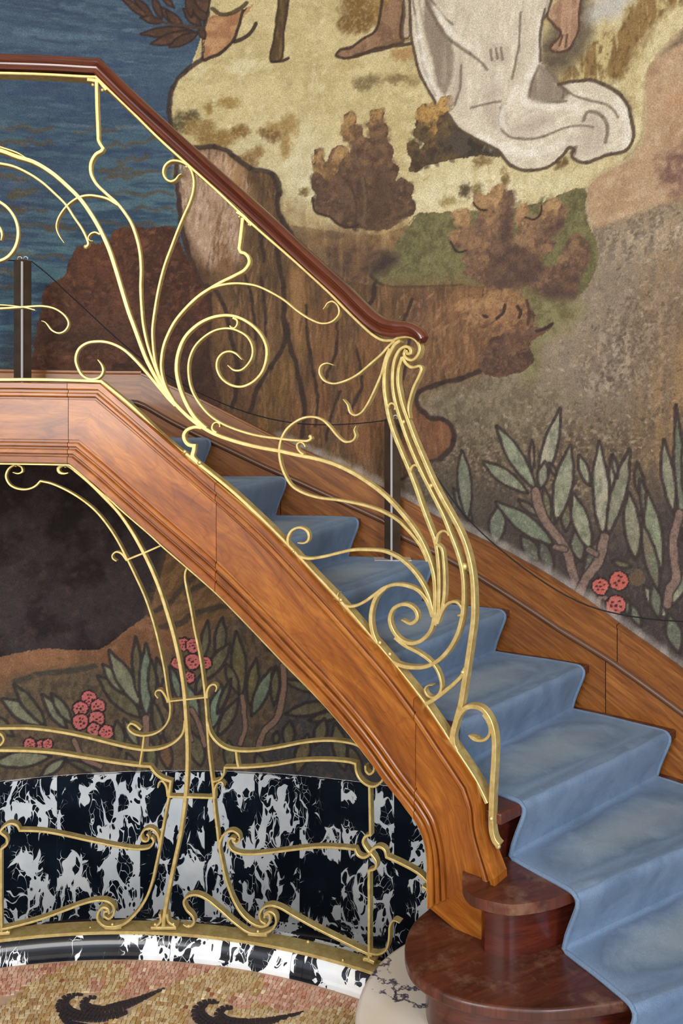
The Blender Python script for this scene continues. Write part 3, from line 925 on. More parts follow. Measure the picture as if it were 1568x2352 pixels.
    for pts in ([(1041, 489), (1070, 478), (1080, 498), (1074, 524), (1052, 520), (1060, 545), (1040, 556), (1034, 545), (1038, 532), (1054, 526)],
                [(1088, 462), (1098, 452), (1124, 448), (1140, 424), (1156, 430), (1148, 460), (1130, 480), (1112, 500), (1100, 500), (1108, 480), (1092, 472)],
                [(1186, 486), (1198, 468), (1213, 474), (1206, 500), (1200, 520), (1188, 520)], [(1240, 480), (1274, 457), (1290, 470), (1270, 490), (1246, 500)]):
        P(pts, (164, 132, 94), [((134, 104, 76), 'mid', .45, .62, .9)], wob=3, fine=1.5)
        m.bush(pts, (150, 118, 84), (176, 144, 102), (120, 94, 72), 40, 8, 96)
    for pts in ([(1140, 560), (1180, 560), (1230, 590), (1250, 610), (1220, 650), (1150, 660), (1110, 640), (1130, 600)], [(1250, 510), (1285, 500), (1296, 520), (1268, 540), (1248, 536)],
                [(1152, 470), (1174, 440), (1174, 500), (1174, 550), (1150, 560), (1152, 510)], [(1290, 640), (1325, 620), (1322, 680), (1276, 692), (1240, 676), (1260, 656)]):
        P(pts, (86, 68, 60), [((112, 88, 70), 'mid', .5, .7, .7)], wob=9, fine=5, feather=9)
    S([(1087, 466), (1100, 480), (1116, 482)], 3, INK); S([(1034, 556), (1050, 578), (1072, 576)], 3, INK); S([(1207, 498), (1224, 504), (1240, 492), (1244, 474)], 3, INK)
    P([(1205, 665), (1250, 690), (1330, 695), (1340, 720), (1290, 760), (1240, 800), (1240, 850), (1210, 880), (1205, 800), (1225, 760), (1212, 700)], (130, 124, 88), [((104, 96, 66), 'mid', .45, .7, .8)], wob=7, feather=16)
    P([(1110, 800), (1130, 775), (1165, 765), (1200, 740), (1215, 712), (1228, 720), (1222, 745), (1240, 752), (1268, 744), (1262, 758), (1240, 772), (1212, 792), (1226, 825), (1205, 850), (1175, 862), (1130, 866),
       (1104, 852), (1100, 830)], (104, 78, 64), [((78, 60, 52), 'mid', .45, .62, .85)], wob=4, fine=2)
    m.bush([(1110, 800), (1165, 765), (1215, 712), (1228, 760), (1212, 792), (1205, 850), (1130, 866), (1102, 840)], (100, 76, 62), (122, 94, 74), (76, 60, 54), 160, 10, 97)
    m.bush([(1045, 690), (1160, 668), (1205, 690), (1212, 750), (1110, 780), (1060, 750)], (140, 106, 78), (164, 128, 92), (108, 80, 62), 160, 9, 98)
    for pts in ([(1268, 744), (1250, 756), (1232, 760)], [(1160, 700), (1156, 716), (1142, 730)], [(1188, 704), (1196, 718), (1192, 730)], [(1108, 724), (1118, 728)]):
        S(pts, 5, (60, 48, 44))
    S([(1210, 690), (1216, 720), (1212, 745)], 5, (78, 60, 52))
    # ---- standing figures: drapery and feet only (the rest of the wall painting is above)
    P([(1238, -60), (1338, -60), (1352, 40), (1356, 90), (1330, 130), (1300, 160), (1256, 170), (1238, 120)], (112, 100, 82), [((90, 80, 66), 'mid', .45, .7, .7)], wob=8, feather=14)
    P([(1262, -60), (1330, -60), (1330, 25), (1326, 75), (1308, 110), (1290, 118), (1266, 116), (1264, 108), (1288, 78), (1270, 55), (1256, 38)], (176, 142, 116),
      [((146, 114, 92), 'vert', .42, .62, .8), ((196, 164, 138), 'mid', .55, .8, .6)], wob=2, edge=((84, 64, 54), 4))
    S([(1292, 82), (1284, 104)], 3, (92, 68, 56)); S([(1302, 80), (1298, 108)], 3, (92, 68, 56))
    P([(1245, -60), (1275, -60), (1256, 30), (1246, 44)], (182, 172, 154), edge=((84, 72, 62), 4))
    P([(880, -60), (932, -60), (928, 0), (922, 50), (920, 84), (926, 94), (900, 104), (860, 112), (820, 130), (792, 134), (772, 126), (782, 114), (808, 108), (838, 86), (860, 74), (872, 40)],
      (144, 114, 88), [((114, 88, 68), 'mid', .45, .65, .8), ((164, 132, 104), 'vert', .56, .8, .6)], wob=2, edge=((70, 54, 46), 5))
    S([(800, 134), (850, 120), (905, 106), (948, 100)], 7, (74, 60, 48)); S([(880, 100), (940, 90)], 6, (108, 88, 64), alpha=.6)
    P([(922, -60), (946, -60), (942, 40), (938, 86), (926, 88), (928, 30)], (176, 158, 132), edge=((92, 78, 64), 3))
    DR = [(932, -60), (938, -200), (1040, -230), (1150, -230), (1250, -200), (1262, -60), (1246, 50), (1240, 110), (1242, 142), (1256, 158), (1282, 192), (1316, 188), (1362, 186), (1404, 204), (1434, 230), (1448, 272), (1452, 318), (1436, 344), (1386, 357),
          (1350, 372), (1322, 370), (1309, 352), (1318, 342), (1304, 340), (1290, 356), (1260, 380), (1210, 390), (1170, 376), (1144, 346), (1094, 320), (1050, 292), (1028, 262), (1034, 256), (1046, 244),
          (1040, 222), (1012, 222), (1002, 238), (984, 210), (960, 160), (947, 110), (940, 50)]
    P(DR, (212, 203, 182), [((226, 218, 200), 'vert', .5, .78, .8), ((194, 182, 160), 'mid', .2, .42, .5)], wob=1, fine=1)
    SH = (152, 138, 122)
    m.dabs([(950, 0), (1240, 0), (1236, 180), (1280, 320), (1200, 370), (1080, 300), (990, 200)], 240, (20, 70), (5, 14), 1.4, [(224, 217, 198), (200, 190, 168), (190, 178, 158)], .3, 101, .3)
    m.dabs([(1100, 300), (1300, 200), (1440, 240), (1430, 330), (1200, 380)], 120, (16, 50), (5, 12), .1, [(226, 220, 202), (196, 186, 166)], .3, 102, .4)
    for pts in ([(962, -60), (986, -60), (990, 0), (1010, 60), (1036, 100), (1044, 150), (1034, 190), (1024, 216), (1006, 200), (990, 130), (972, 60)],
                [(1258, 156), (1282, 196), (1308, 214), (1288, 232), (1240, 234), (1216, 226), (1214, 196), (1228, 168), (1242, 146)]):
        P(pts, (142, 128, 112), [((166, 152, 134), 'vert', .5, .8, .8)], wob=2, feather=4)
    for pts in ([(1120, 110), (1160, 112), (1162, 140), (1130, 142)], [(1110, 150), (1140, 200), (1136, 250), (1146, 296), (1124, 280), (1112, 220)],
                [(1230, 250), (1262, 262), (1270, 284), (1240, 300), (1200, 310), (1170, 312), (1180, 290)], [(1300, 330), (1350, 312), (1384, 320), (1376, 344), (1330, 350)],
                [(1330, 278), (1366, 272), (1386, 292), (1378, 320), (1350, 306)], [(1046, 120), (1066, 160), (1060, 210), (1040, 250), (1030, 230), (1044, 180)],
                [(1150, 240), (1164, 262), (1146, 290), (1150, 306), (1138, 290)]):
        P(pts, (178, 164, 148), [((204, 192, 174), 'vert', .5, .8, .7)], wob=4, feather=12, alpha=.85)
    for pts, w in [([(966, -40), (980, 6), (1004, 54), (1034, 92), (1068, 116), (1100, 140), (1118, 160)], 5), ([(948, 0), (960, 80), (972, 150), (1000, 220)], 4), ([(1236, 150), (1222, 190), (1216, 228), (1240, 236), (1300, 232)], 4),
                   ([(1254, 158), (1284, 194), (1304, 212)], 4), ([(1150, 246), (1144, 280), (1158, 306), (1190, 318), (1244, 314), (1290, 296), (1336, 288), (1362, 292)], 3),
                   ([(1340, 276), (1346, 260), (1366, 258), (1388, 274), (1394, 302), (1390, 326)], 6), ([(1290, 200), (1330, 224), (1376, 236), (1404, 248), (1418, 270)], 3),
                   ([(1060, 150), (1056, 200), (1044, 240)], 3), ([(1150, 110), (1154, 136)], 3), ([(1138, 112), (1142, 134)], 3), ([(1126, 114), (1130, 138)], 3), ([(1080, 248), (1110, 240), (1150, 232)], 2),
                   ([(1195, 30), (1190, 110), (1176, 180)], 3), ([(1310, 350), (1322, 338), (1320, 354)], 3), ([(990, 0), (1020, 40), (1040, 56)], 3), ([(1284, 196), (1294, 210), (1292, 224)], 3)]:
        S(pts, w, (112, 98, 84), alpha=.75, taper=True, wob=2, soft=2.5)
    for pts, w in [([(1186, 200), (1170, 240), (1150, 262), (1150, 290)], 9), ([(1240, 40), (1232, 130), (1206, 200), (1206, 232), (1260, 246), (1330, 246)], 9), ([(956, 40), (970, 130), (994, 200), (1006, 222)], 8),
                   ([(1420, 230), (1440, 280), (1436, 330)], 10), ([(1100, 310), (1170, 344), (1230, 350), (1290, 330)], 12), ([(1000, 20), (1040, 80), (1080, 110)], 8)]:
        S(pts, w, (228, 222, 208), alpha=.6, taper=True, wob=3, soft=7)
    S([(940, -60), (942, 50), (949, 110), (961, 160), (985, 210), (1000, 236)], 5, (82, 68, 56))
    S([(1030, 262), (1050, 292), (1096, 322), (1144, 346), (1170, 378), (1210, 391), (1260, 382), (1292, 356), (1306, 340), (1318, 344), (1312, 354), (1324, 370), (1350, 373), (1388, 358), (1438, 344), (1453, 318),
       (1449, 272), (1435, 230), (1404, 203), (1362, 185), (1316, 187), (1282, 194)], 5.5, (84, 70, 58))
    S([(1240, 140), (1240, 80), (1250, 20)], 4, (96, 82, 70))
    # shaft, branch, sandy face
    P([(468, 130), (470, 70), (484, 36), (520, 32), (552, 16), (585, 4), (552, 50), (538, 92), (505, 124), (472, 140)], (178, 138, 100), [((150, 108, 78), 'mid', .42, .62, .8), ((196, 162, 124), 'iso', .55, .8, .6)], wob=5)
    S([(594, -20), (560, 22), (548, 60), (536, 92), (506, 122), (470, 138)], 6, INK); S([(538, 96), (562, 86), (578, 72), (588, 54)], 8, INK, taper=True)
    P([(484, -60), (600, -60), (585, 5), (552, 22), (520, 34), (488, 30)], (196, 182, 134), wob=3)
    S([(488, 20), (510, 34), (548, 22), (566, 6)], 8, (82, 68, 50))
    P([(644, -60), (668, -60), (662, 0), (652, 70), (645, 136), (622, 140), (628, 90), (638, 20)], (112, 92, 62), [((78, 62, 46), 'vert', .4, .6, .8)], wob=1, edge=((66, 54, 42), 4))
    S([(622, 141), (645, 140), (662, 134)], 5, INK)
    DK = (78, 60, 50)
    for b_, t_, w_ in [((345, 45), (275, -10), 16), ((352, 38), (305, -8), 14), ((375, 52), (322, 40), 16), ((410, 58), (365, 15), 18), ((440, 70), (322, 78), 24), ((452, 72), (345, 102), 24), ((455, 76), (388, 108), 22),
                       ((420, 62), (380, 25), 20), ((372, 45), (350, -10), 16), ((462, 60), (420, 20), 22), ((470, 50), (442, -10), 30), ((474, 30), (455, -30), 34), ((458, 66), (470, 90), 16), ((400, 18), (370, -12), 12), ((440, 40), (430, -12), 16)]:
        m.leaf(b_, t_, w_, DK, out=(54, 44, 42), ow=3, mix=[((104, 76, 62), 'mid', .5, .7, .7)])
    S([(466, 66), (430, 60), (390, 55), (350, 42), (330, 20)], 6, DK); S([(470, 40), (440, 10), (428, -20)], 7, DK)
    # ---- flowering plants, lower right
    P([(1040, 1200), (1130, 1130), (1260, 1200), (1330, 1180), (1420, 1200), (1500, 1120), (1640, 1150), (2200, 1150), (2200, 1900), (1568, 1600), (1300, 1420), (1040, 1280)],
      (70, 62, 60), [((92, 82, 76), 'rub', .5, .75, .6)], feather=60, wob=10)
    P([(930, 1150), (1010, 1080), (1100, 1150), (1200, 1260), (1300, 1360), (1200, 1340), (960, 1220)], (84, 76, 66), [((110, 102, 88), 'rub', .5, .75, .6)], feather=40)
    m.dabs([(960, 1120), (1100, 1160), (1400, 1200), (1700, 1150), (1700, 1600), (1300, 1420), (960, 1230)], 900, (6, 20), (3, 7), 1.2, [(62, 55, 54), (84, 76, 70), (98, 88, 80), (74, 66, 60)], .4, 111, .9)
    LF = (150, 148, 124); LD = (104, 106, 92); LP = (166, 158, 138)
    for b_, t_, w_, c_ in [((1136, 1252), (1146, 1160), 38, (112, 116, 102)), ((1085, 1200), (1040, 1120), 22, LD), ((1238, 1290), (1196, 1230), 34, (90, 86, 76)), ((1268, 1320), (1240, 1240), 30, (88, 84, 78)),
                           ((1334, 1290), (1318, 1220), 30, (106, 102, 88)), ((1340, 1320), (1372, 1240), 22, (84, 76, 68)), ((1262, 1195), (1248, 1120), 20, (98, 84, 64)), ((1300, 1220), (1300, 1150), 26, (98, 84, 66)),
                           ((1236, 1185), (1190, 1148), 18, (98, 86, 74)), ((1410, 1160), (1404, 1045), 16, LP), ((1475, 1150), (1462, 1060), 20, (94, 82, 66)), ((1448, 1300), (1404, 1290), 16, (100, 92, 70)),
                           ((1568, 1240), (1552, 930), 24, LD), ((1590, 1200), (1575, 980), 34, LF), ((1500, 1240), (1470, 1100), 26, (92, 84, 68)), ((1470, 1440), (1448, 1385), 22, LD), ((1440, 1415), (1440, 1375), 14, LD),
                           ((1530, 1420), (1478, 1345), 30, LF), ((1560, 1500), (1535, 1410), 36, LD), ((1512, 1420), (1500, 1340), 26, LD), ((1540, 1390), (1580, 1310), 28, LF), ((1620, 1420), (1600, 1200), 40, LF), ((1690, 1450), (1660, 1180), 40, LD),
                           ((1074, 1196), (1060, 1034), 32, (134, 134, 116)), ((1274, 1254), (1138, 1152), 40, (122, 128, 108)), ((1213, 1133), (1108, 1060), 32, LF), ((1231, 1126), (1140, 978), 34, (144, 146, 122)),
                           ((1237, 1126), (1286, 938), 34, LP), ((1240, 1124), (1252, 1060), 24, (140, 138, 120)), ((1222, 1082), (1221, 1011), 12, (160, 128, 110)), ((1281, 1100), (1262, 1064), 12, LD), ((1276, 1202), (1310, 1022), 42, LF),
                           ((1355, 1265), (1314, 1133), 38, LF), ((1384, 1236), (1375, 1014), 38, LP), ((1393, 1236), (1446, 1030), 34, (140, 134, 114)), ((1354, 1116), (1328, 1045), 22, LF), ((1417, 1098), (1408, 1045), 12, LP),
                           ((1458, 1286), (1444, 1130), 38, (140, 134, 112)), ((1515, 1320), (1486, 1130), 40, (134, 138, 112)), ((1512, 1360), (1474, 1200), 30, (116, 106, 88)), ((1546, 1180), (1523, 1011), 30, (142, 138, 116))]:
        m.leaf(b_, t_, w_, c_)
    STM = (140, 116, 102)
    for pts, w in [([(1328, 1362), (1322, 1340), (1312, 1305), (1303, 1270), (1280, 1232), (1251, 1196), (1236, 1160), (1230, 1128)], 15), ([(1330, 1362), (1346, 1328), (1368, 1300), (1382, 1266), (1388, 1234)], 15),
                   ([(1531, 1388), (1536, 1360), (1552, 1330), (1548, 1290), (1546, 1240), (1560, 1180)], 12), ([(1274, 1256), (1298, 1262)], 8), ([(1368, 1272), (1352, 1262)], 8), ([(1400, 1380), (1380, 1370), (1372, 1400)], 6)]:
        S(pts, w + 6, (64, 56, 54), wob=2); S(pts, w, STM, mix=[((112, 92, 84), 'fine', .45, .7, .7)], wob=2)
    P([(1440, 1310), (1472, 1305), (1480, 1330), (1460, 1345), (1442, 1335)], (100, 84, 66), wob=4)
    m.berry(1421, 1334, 21, (188, 98, 86)); m.berry(1378, 1347, 18, (188, 98, 86)); m.berry(1414, 1391, 22, (180, 92, 82))
    S([(640, 1000), (780, 1064), (920, 1136), (1070, 1214), (1140, 1248), (1241, 1304), (1339, 1366), (1432, 1435), (1568, 1532), (1700, 1640)], 8, (176, 170, 162), alpha=.5, soft=12, wob=5)
    # ---- under the stair: dark hollow, earth, plants
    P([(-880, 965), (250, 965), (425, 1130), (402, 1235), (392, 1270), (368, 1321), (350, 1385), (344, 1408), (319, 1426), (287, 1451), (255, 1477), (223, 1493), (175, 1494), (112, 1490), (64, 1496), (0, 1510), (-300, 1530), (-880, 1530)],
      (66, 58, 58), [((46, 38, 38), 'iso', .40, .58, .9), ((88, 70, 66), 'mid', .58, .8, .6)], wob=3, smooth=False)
    P([(-880, 1525), (-300, 1530), (0, 1510), (64, 1496), (112, 1490), (175, 1494), (223, 1493), (255, 1477), (287, 1451), (319, 1426), (344, 1410), (400, 1230), (460, 1180), (700, 1500), (950, 1900), (-880, 1900)],
      (150, 108, 78), [((120, 84, 62), 'iso', .4, .62, .8), ((168, 128, 94), 'rub', .58, .8, .6)], wob=2)
    P([(344, 1410), (360, 1350), (400, 1230), (450, 1180), (620, 1350), (800, 1560), (600, 1500), (480, 1440), (380, 1440)], (136, 104, 72),
      [((104, 80, 58), 'diag', .4, .62, .8)], feather=16)
    for pts in ([(346, 1412), (385, 1388), (410, 1360), (440, 1330), (470, 1300)], [(370, 1440), (410, 1432), (445, 1412), (500, 1396), (560, 1396)], [(430, 1360), (470, 1340), (500, 1330)]):
        S(pts, 9, (76, 66, 58), alpha=.85, wob=5, soft=4)
    P([(-880, 1600), (0, 1580), (30, 1560), (110, 1545), (220, 1528), (300, 1540), (400, 1500), (480, 1450), (560, 1410), (700, 1500), (950, 1760), (950, 1900), (-880, 1900)],
      (108, 92, 72), [((80, 70, 60), 'rub', .42, .62, .85), ((132, 112, 86), 'mid', .6, .8, .5)], feather=22, wob=8)
    P([(560, 1600), (700, 1560), (830, 1620), (900, 1760), (900, 1850), (560, 1800)], (72, 70, 72), [((96, 88, 80), 'rub', .5, .7, .7)], feather=30)
    S([(34, 1566), (80, 1552), (140, 1542), (200, 1534), (220, 1528)], 9, (74, 70, 62), wob=4, soft=4)
    m.dabs([(-200, 1540), (0, 1530), (230, 1500), (344, 1420), (400, 1300), (470, 1220), (900, 1750), (900, 1850), (-200, 1850)], 1300, (8, 24), (3, 7), .2, [(128, 98, 72), (100, 80, 62), (88, 74, 60), (142, 112, 84), (112, 96, 74)], .35, 121, .9)
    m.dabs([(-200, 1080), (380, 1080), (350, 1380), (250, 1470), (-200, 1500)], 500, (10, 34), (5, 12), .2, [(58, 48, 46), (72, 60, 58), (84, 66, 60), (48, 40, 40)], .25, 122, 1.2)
    G1 = (140, 138, 112); G2 = (112, 104, 80); G3 = (124, 134, 112)
    for b_, t_, w_, c_ in [((102, 1668), (4, 1604), 40, G1), ((105, 1668), (32, 1572), 28, G2), ((153, 1676), (97, 1594), 26, G1), ((166, 1662), (118, 1593), 24, G1), ((325, 1650), (224, 1552), 40, G2), ((290, 1596), (236, 1525), 28, G1),
                           ((324, 1626), (250, 1494), 38, G1), ((318, 1600), (311, 1463), 22, G2), ((336, 1650), (335, 1478), 32, G3), ((352, 1612), (348, 1516), 20, G2), ((278, 1722), (268, 1655), 26, G2), ((318, 1716), (284, 1652), 22, G1),
                           ((118, 1738), (-20, 1752), 36, G1), ((152, 1742), (92, 1786), 22, G1), ((240, 1780), (150, 1745), 18, G2), ((30, 1690), (-30, 1640), 30, G2), ((380, 1600), (360, 1510), 20, G2), ((395, 1640), (374, 1560), 22, (118, 92, 70)),
                           ((415, 1610), (392, 1530), 20, G3), ((372, 1700), (352, 1610), 24, G2), ((388, 1770), (372, 1690), 28, (120, 92, 70)), ((350, 1780), (345, 1700), 26, G2), ((455, 1660), (430, 1570), 26, G3), ((462, 1760), (440, 1680), 36, G2), ((310, 1770), (290, 1730), 20, G2),
                           ((502, 1521), (510, 1419), 26, G2), ((470, 1562), (528, 1478), 30, G2), ((466, 1515), (476, 1426), 20, G2), ((553, 1606), (543, 1450), 34, (116, 106, 74)), ((573, 1620), (588, 1512), 26, (116, 106, 74)), ((578, 1645), (624, 1535), 30, G3), ((548, 1594), (517, 1522), 22, G2),
                           ((500, 1690), (547, 1605), 28, G2), ((486, 1676), (508, 1572), 30, (134, 150, 126)), ((630, 1620), (634, 1530), 20, G2), ((655, 1640), (770, 1616), 30, G2), ((652, 1560), (730, 1590), 20, G2), ((710, 1655), (790, 1636), 22, G2), ((660, 1716), (666, 1655), 28, G2),
                           ((680, 1778), (708, 1685), 32, (118, 106, 76)), ((632, 1710), (636, 1680), 16, G2), ((726, 1712), (746, 1650), 28, G2), ((790, 1770), (770, 1660), 34, G2), ((530, 1770), (525, 1700), 28, G2), ((600, 1770), (590, 1730), 22, G2), ((830, 1790), (800, 1710), 28, G2),
                           ((450, 1600), (470, 1540), 18, G2), ((640, 1500), (610, 1482), 14, (70, 62, 56)), ((500, 1640), (530, 1560), 16, G2)]:
        m.leaf(b_, t_, w_, c_, out=(60, 54, 54), ow=5.5, mix=[((int(c_[0] * .8), int(c_[1] * .8), int(c_[2] * .8)), 'rub', .4, .66, .8), ((160, 156, 132), 'fine', .62, .85, .3)])
    for pts, w in [([(592, 1722), (598, 1700), (606, 1680), (636, 1650), (646, 1615), (652, 1560), (650, 1528)], 11), ([(552, 1708), (562, 1675), (561, 1636), (556, 1600)], 8), ([(470, 1712), (458, 1666), (440, 1630)], 8),
                   ([(335, 1720), (336, 1650)], 12), ([(170, 1700), (190, 1740), (230, 1760)], 8), ([(425, 1620), (430, 1660), (440, 1700)], 6)]:
        S(pts, w + 5, (60, 54, 54), wob=2); S(pts, w, (146, 116, 98), wob=2)
    PK = (206, 112, 108)
    for x, y, r in [(204, 1604, 16), (185, 1628, 16), (225, 1623, 16), (184, 1658, 17), (222, 1652, 18), (217, 1676, 15), (244, 1681, 15), (69, 1709, 13), (96, 1711, 11), (110, 1709, 11),
                    (421, 1480, 14), (443, 1483, 15), (407, 1523, 12), (472, 1523, 13), (442, 1520, 17), (434, 1556, 12)]:
        m.berry(x, y, r, PK)


def lin(c):
    c = np.clip(c, 0, 255) / 255.0
    return np.where(c <= 0.04045, c / 12.92, ((c + 0.055) / 1.055) ** 2.4)


def axis(stops):
    """stops: (start, step) ... (end,)"""
    out = []
    for (a, st), nx in zip(stops[:-1], stops[1:]):
        b_ = nx[0]
        n = max(1, int(round((b_ - a) / st)))
        out += list(np.linspace(a, b_, n, endpoint=False))
    out.append(stops[-1][0])
    return np.array(out)


ZDADO = -1.475
D2R = PI / 180
RES = 0.0040
us = axis([(-118 * D2R * RW, .06), (-26 * D2R * RW, .02), (-19.5 * D2R * RW, RES), (46.5 * D2R * RW, .02), (56 * D2R * RW, .06), (112 * D2R * RW,)])
vs = axis([(ZDADO, RES), (1.95, .02), (2.10, .06), (2.75,)])
mur = Mural(us, vs)
paint(mur)
nu, nv = len(us), len(vs)
th = mur.U.ravel() / RW
co = np.stack([CX + RW * np.sin(th), CY + RW * np.cos(th), mur.V.ravel()], 1).astype(np.float32)
ii, jj = np.meshgrid(np.arange(nu - 1), np.arange(nv - 1))
a = (jj * nu + ii).ravel()
quads = np.stack([a, a + 1, a + nu + 1, a + nu], 1)
me = bpy.data.meshes.new('wall_back')
me.vertices.add(len(co)); me.vertices.foreach_set('co', co.ravel())
me.loops.add(quads.size); me.loops.foreach_set('vertex_index', quads.ravel().astype(np.int32))
me.polygons.add(len(quads)); me.polygons.foreach_set('loop_start', np.arange(0, quads.size, 4, dtype=np.int32))
me.update()
ca = me.color_attributes.new('paint', 'BYTE_COLOR', 'POINT')
rgba = np.ones((len(co), 4), np.float32)
rgba[:, :3] = lin(mur.C.reshape(-1, 3))
ca.data.foreach_set('color', rgba.ravel())
me.polygons.foreach_set('use_smooth', np.ones(len(quads), bool))
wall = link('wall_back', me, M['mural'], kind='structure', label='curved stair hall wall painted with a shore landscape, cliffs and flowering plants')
del mur


# ================================================================== setting below and in front of the painted wall
def ring_sweep(name, prof, th0, th1, n, mat, parent=None, closed=True, caps=True, smooth=0.6, **kw):
    """prof: (radius, z) loop swept from angle th0 to th1"""
    verts, faces, uvs = [], [], []
    k = len(prof)
    per = [0.0]
    for i in range(1, k + 1):
        a_, b_ = prof[i - 1], prof[i % k]
        per.append(per[-1] + math.hypot(a_[0] - b_[0], a_[1] - b_[1]))
    for i in range(n + 1):
        t = th0 + (th1 - th0) * i / n
        for j, (r, z) in enumerate(prof):
            verts.append(cyl(t, z, r)); uvs.append((t * r, per[j]))
    m_ = k if closed else k - 1
    for i in range(n):
        for j in range(m_):
            j2 = (j + 1) % k
            faces.append((i * k + j, i * k + j2, (i + 1) * k + j2, (i + 1) * k + j))
    if caps and closed:
        faces.append(tuple(range(k)))
        faces.append(tuple(n * k + j for j in range(k)))
    return from_data(name, verts, faces, mat, parent, smooth=smooth, uvs=uvs, **kw)


def ang(px, py, R):
    return on_cyl(px, py, R)[0]


# marble dado slabs
cuts = [-110 * D2R, -60 * D2R, -32 * D2R] + [ang(x, 1780, RW - .02) for x in (131, 322, 470, 585, 688, 783, 905, 1010, 1150)] + [34 * D2R, 60 * D2R, 110 * D2R]
share = [.08, .08, .09, .11, .085, .06, .09, -.13, .05, .06, .085, .085, .07, .08]
for i in range(len(cuts) - 1):
    n = max(3, int((cuts[i + 1] - cuts[i]) / (2 * D2R)))
    g = 0.00015
    o = ring_sweep('marble_slab', [(RW - .022, ZP), (RW - .022, ZDADO - .003), (RW - .019, ZDADO), (RW - .001, ZDADO), (RW - .001, ZP)], cuts[i] + g, cuts[i + 1] - g, n, M['antique'], wall)
    o.color = (share[i], 0, 0, 1)
for i, (a0, a1) in enumerate([(-110, -40), (-40, -10), (-10, 15), (15, 60), (60, 110)]):
    o = ring_sweep('skirting_stone', [(RW - .022, ZP), (RW - .06, ZP), (RW - .06, ZP + .045), (RW - .045, ZP + .06), (RW - .022, ZP + .07)], a0 * D2R, a1 * D2R, 24, M['kerbmarble'], wall)
    o.color = (.05, 0, 0, 1)
# landing baseboard
zb = 0.284
ring_sweep('baseboard_back', [(RW - .001, ZL), (RW - .03, ZL), (RW - .03, zb - .02), (RW - .022, zb - .012), (RW - .022, zb - .004), (RW - .012, zb), (RW - .001, zb)],
           -60 * D2R, ang(322, 880, RWS) + .0005, 40, M['wallwood'], None, kind='structure')
# sunk floor behind the screen, hall floor
pit = ring_sweep('floor_sunken', [(RSC + .06, ZP), (RW, ZP), (RW, ZP - .03), (RSC + .06, ZP - .03)], -110 * D2R, 110 * D2R, 90, M['kerbmarble'], None, kind='structure')
pit.color = (-.05, 0, 0, 1)


def disc_floor():
    verts = [(CX, CY, ZF - .0035)]
    n = 96
    R = RSC + .02
    for i in range(n):
        t = 2 * PI * i / n
        verts.append((CX + R * math.sin(t), CY + R * math.cos(t), ZF - .0035))
    faces = [(0, 1 + i, 1 + (i + 1) % n) for i in range(n)]
    base = len(verts)
    ang_ = [2 * PI * i / n for i in range(n)]
    for t in ang_:
        verts.append((CX + R * math.sin(t), CY + R * math.cos(t), ZF - .05))
    faces += [(1 + i, 1 + (i + 1) % n, base + (i + 1) % n, base + i) for i in range(n)]
    # rest of the hall floor towards the visitor
    b2 = len(verts)
    verts += [(-4.5, -4.5, ZF - .014), (4.5, -4.5, ZF - .014), (4.5, CY, ZF - .014), (-4.5, CY, ZF - .014)]
    faces.append((b2, b2 + 1, b2 + 2, b2 + 3))
    return from_data('floor', verts, faces, M['grout'], kind='structure', label='mosaic floor in pink and ochre with black curling wave motifs')


floor = disc_floor()

# ---- mosaic
FLW = [  # black curls, traced and set out on the floor
    [(384, 2266), (330, 2283), (277, 2300), (237, 2305), (219, 2299), (223, 2290), (205, 2285), (190, 2293), (186, 2308), (180, 2300), (184, 2288), (192, 2282), (170, 2280), (143, 2288), (135, 2305), (147, 2325), (170, 2340),
     (205, 2346), (250, 2340), (290, 2322), (330, 2296)],
    [(134, 2328), (150, 2344), (190, 2354), (240, 2352), (200, 2366), (160, 2362), (136, 2346)],
    [(698, 2323), (634, 2335), (580, 2340), (540, 2334), (531, 2322), (536, 2311), (513, 2311), (498, 2320), (489, 2336), (492, 2308), (506, 2300), (478, 2296), (455, 2306), (448, 2325), (460, 2344), (520, 2366), (580, 2360), (647, 2345)],
    [(49, 2275), (18, 2291), (-30, 2304), (-60, 2300), (-50, 2284), (-75, 2276), (-100, 2282), (-120, 2296), (-100, 2320), (-60, 2326), (-20, 2316), (18, 2296)],
    [(440, 2346), (455, 2352), (450, 2362), (436, 2358)]]
OCR = [[(-60, 2400), (10, 2300), (60, 2262), (110, 2236), (170, 2212), (230, 2206), (285, 2214), (300, 2236), (290, 2262), (260, 2280), (300, 2292), (384, 2266), (440, 2240), (500, 2222), (560, 2218), (600, 2236), (606, 2266), (590, 2300), (650, 2326),
        (700, 2322), (780, 2310), (900, 2340), (900, 2500), (-60, 2500)],
       [(-400, 2300), (-200, 2225), (-90, 2220), (-60, 2250), (-80, 2290), (-60, 2400), (-400, 2500)]]
PKR = [[(196, 2262), (215, 2246), (240, 2250), (240, 2270), (215, 2278)], [(520, 2290), (560, 2276), (585, 2290), (570, 2320), (530, 2312)]]


def fl(polys):
    return [np.array([on_z(x, max(y, HOR + 60), ZF) for x, y in p]) for p in polys]


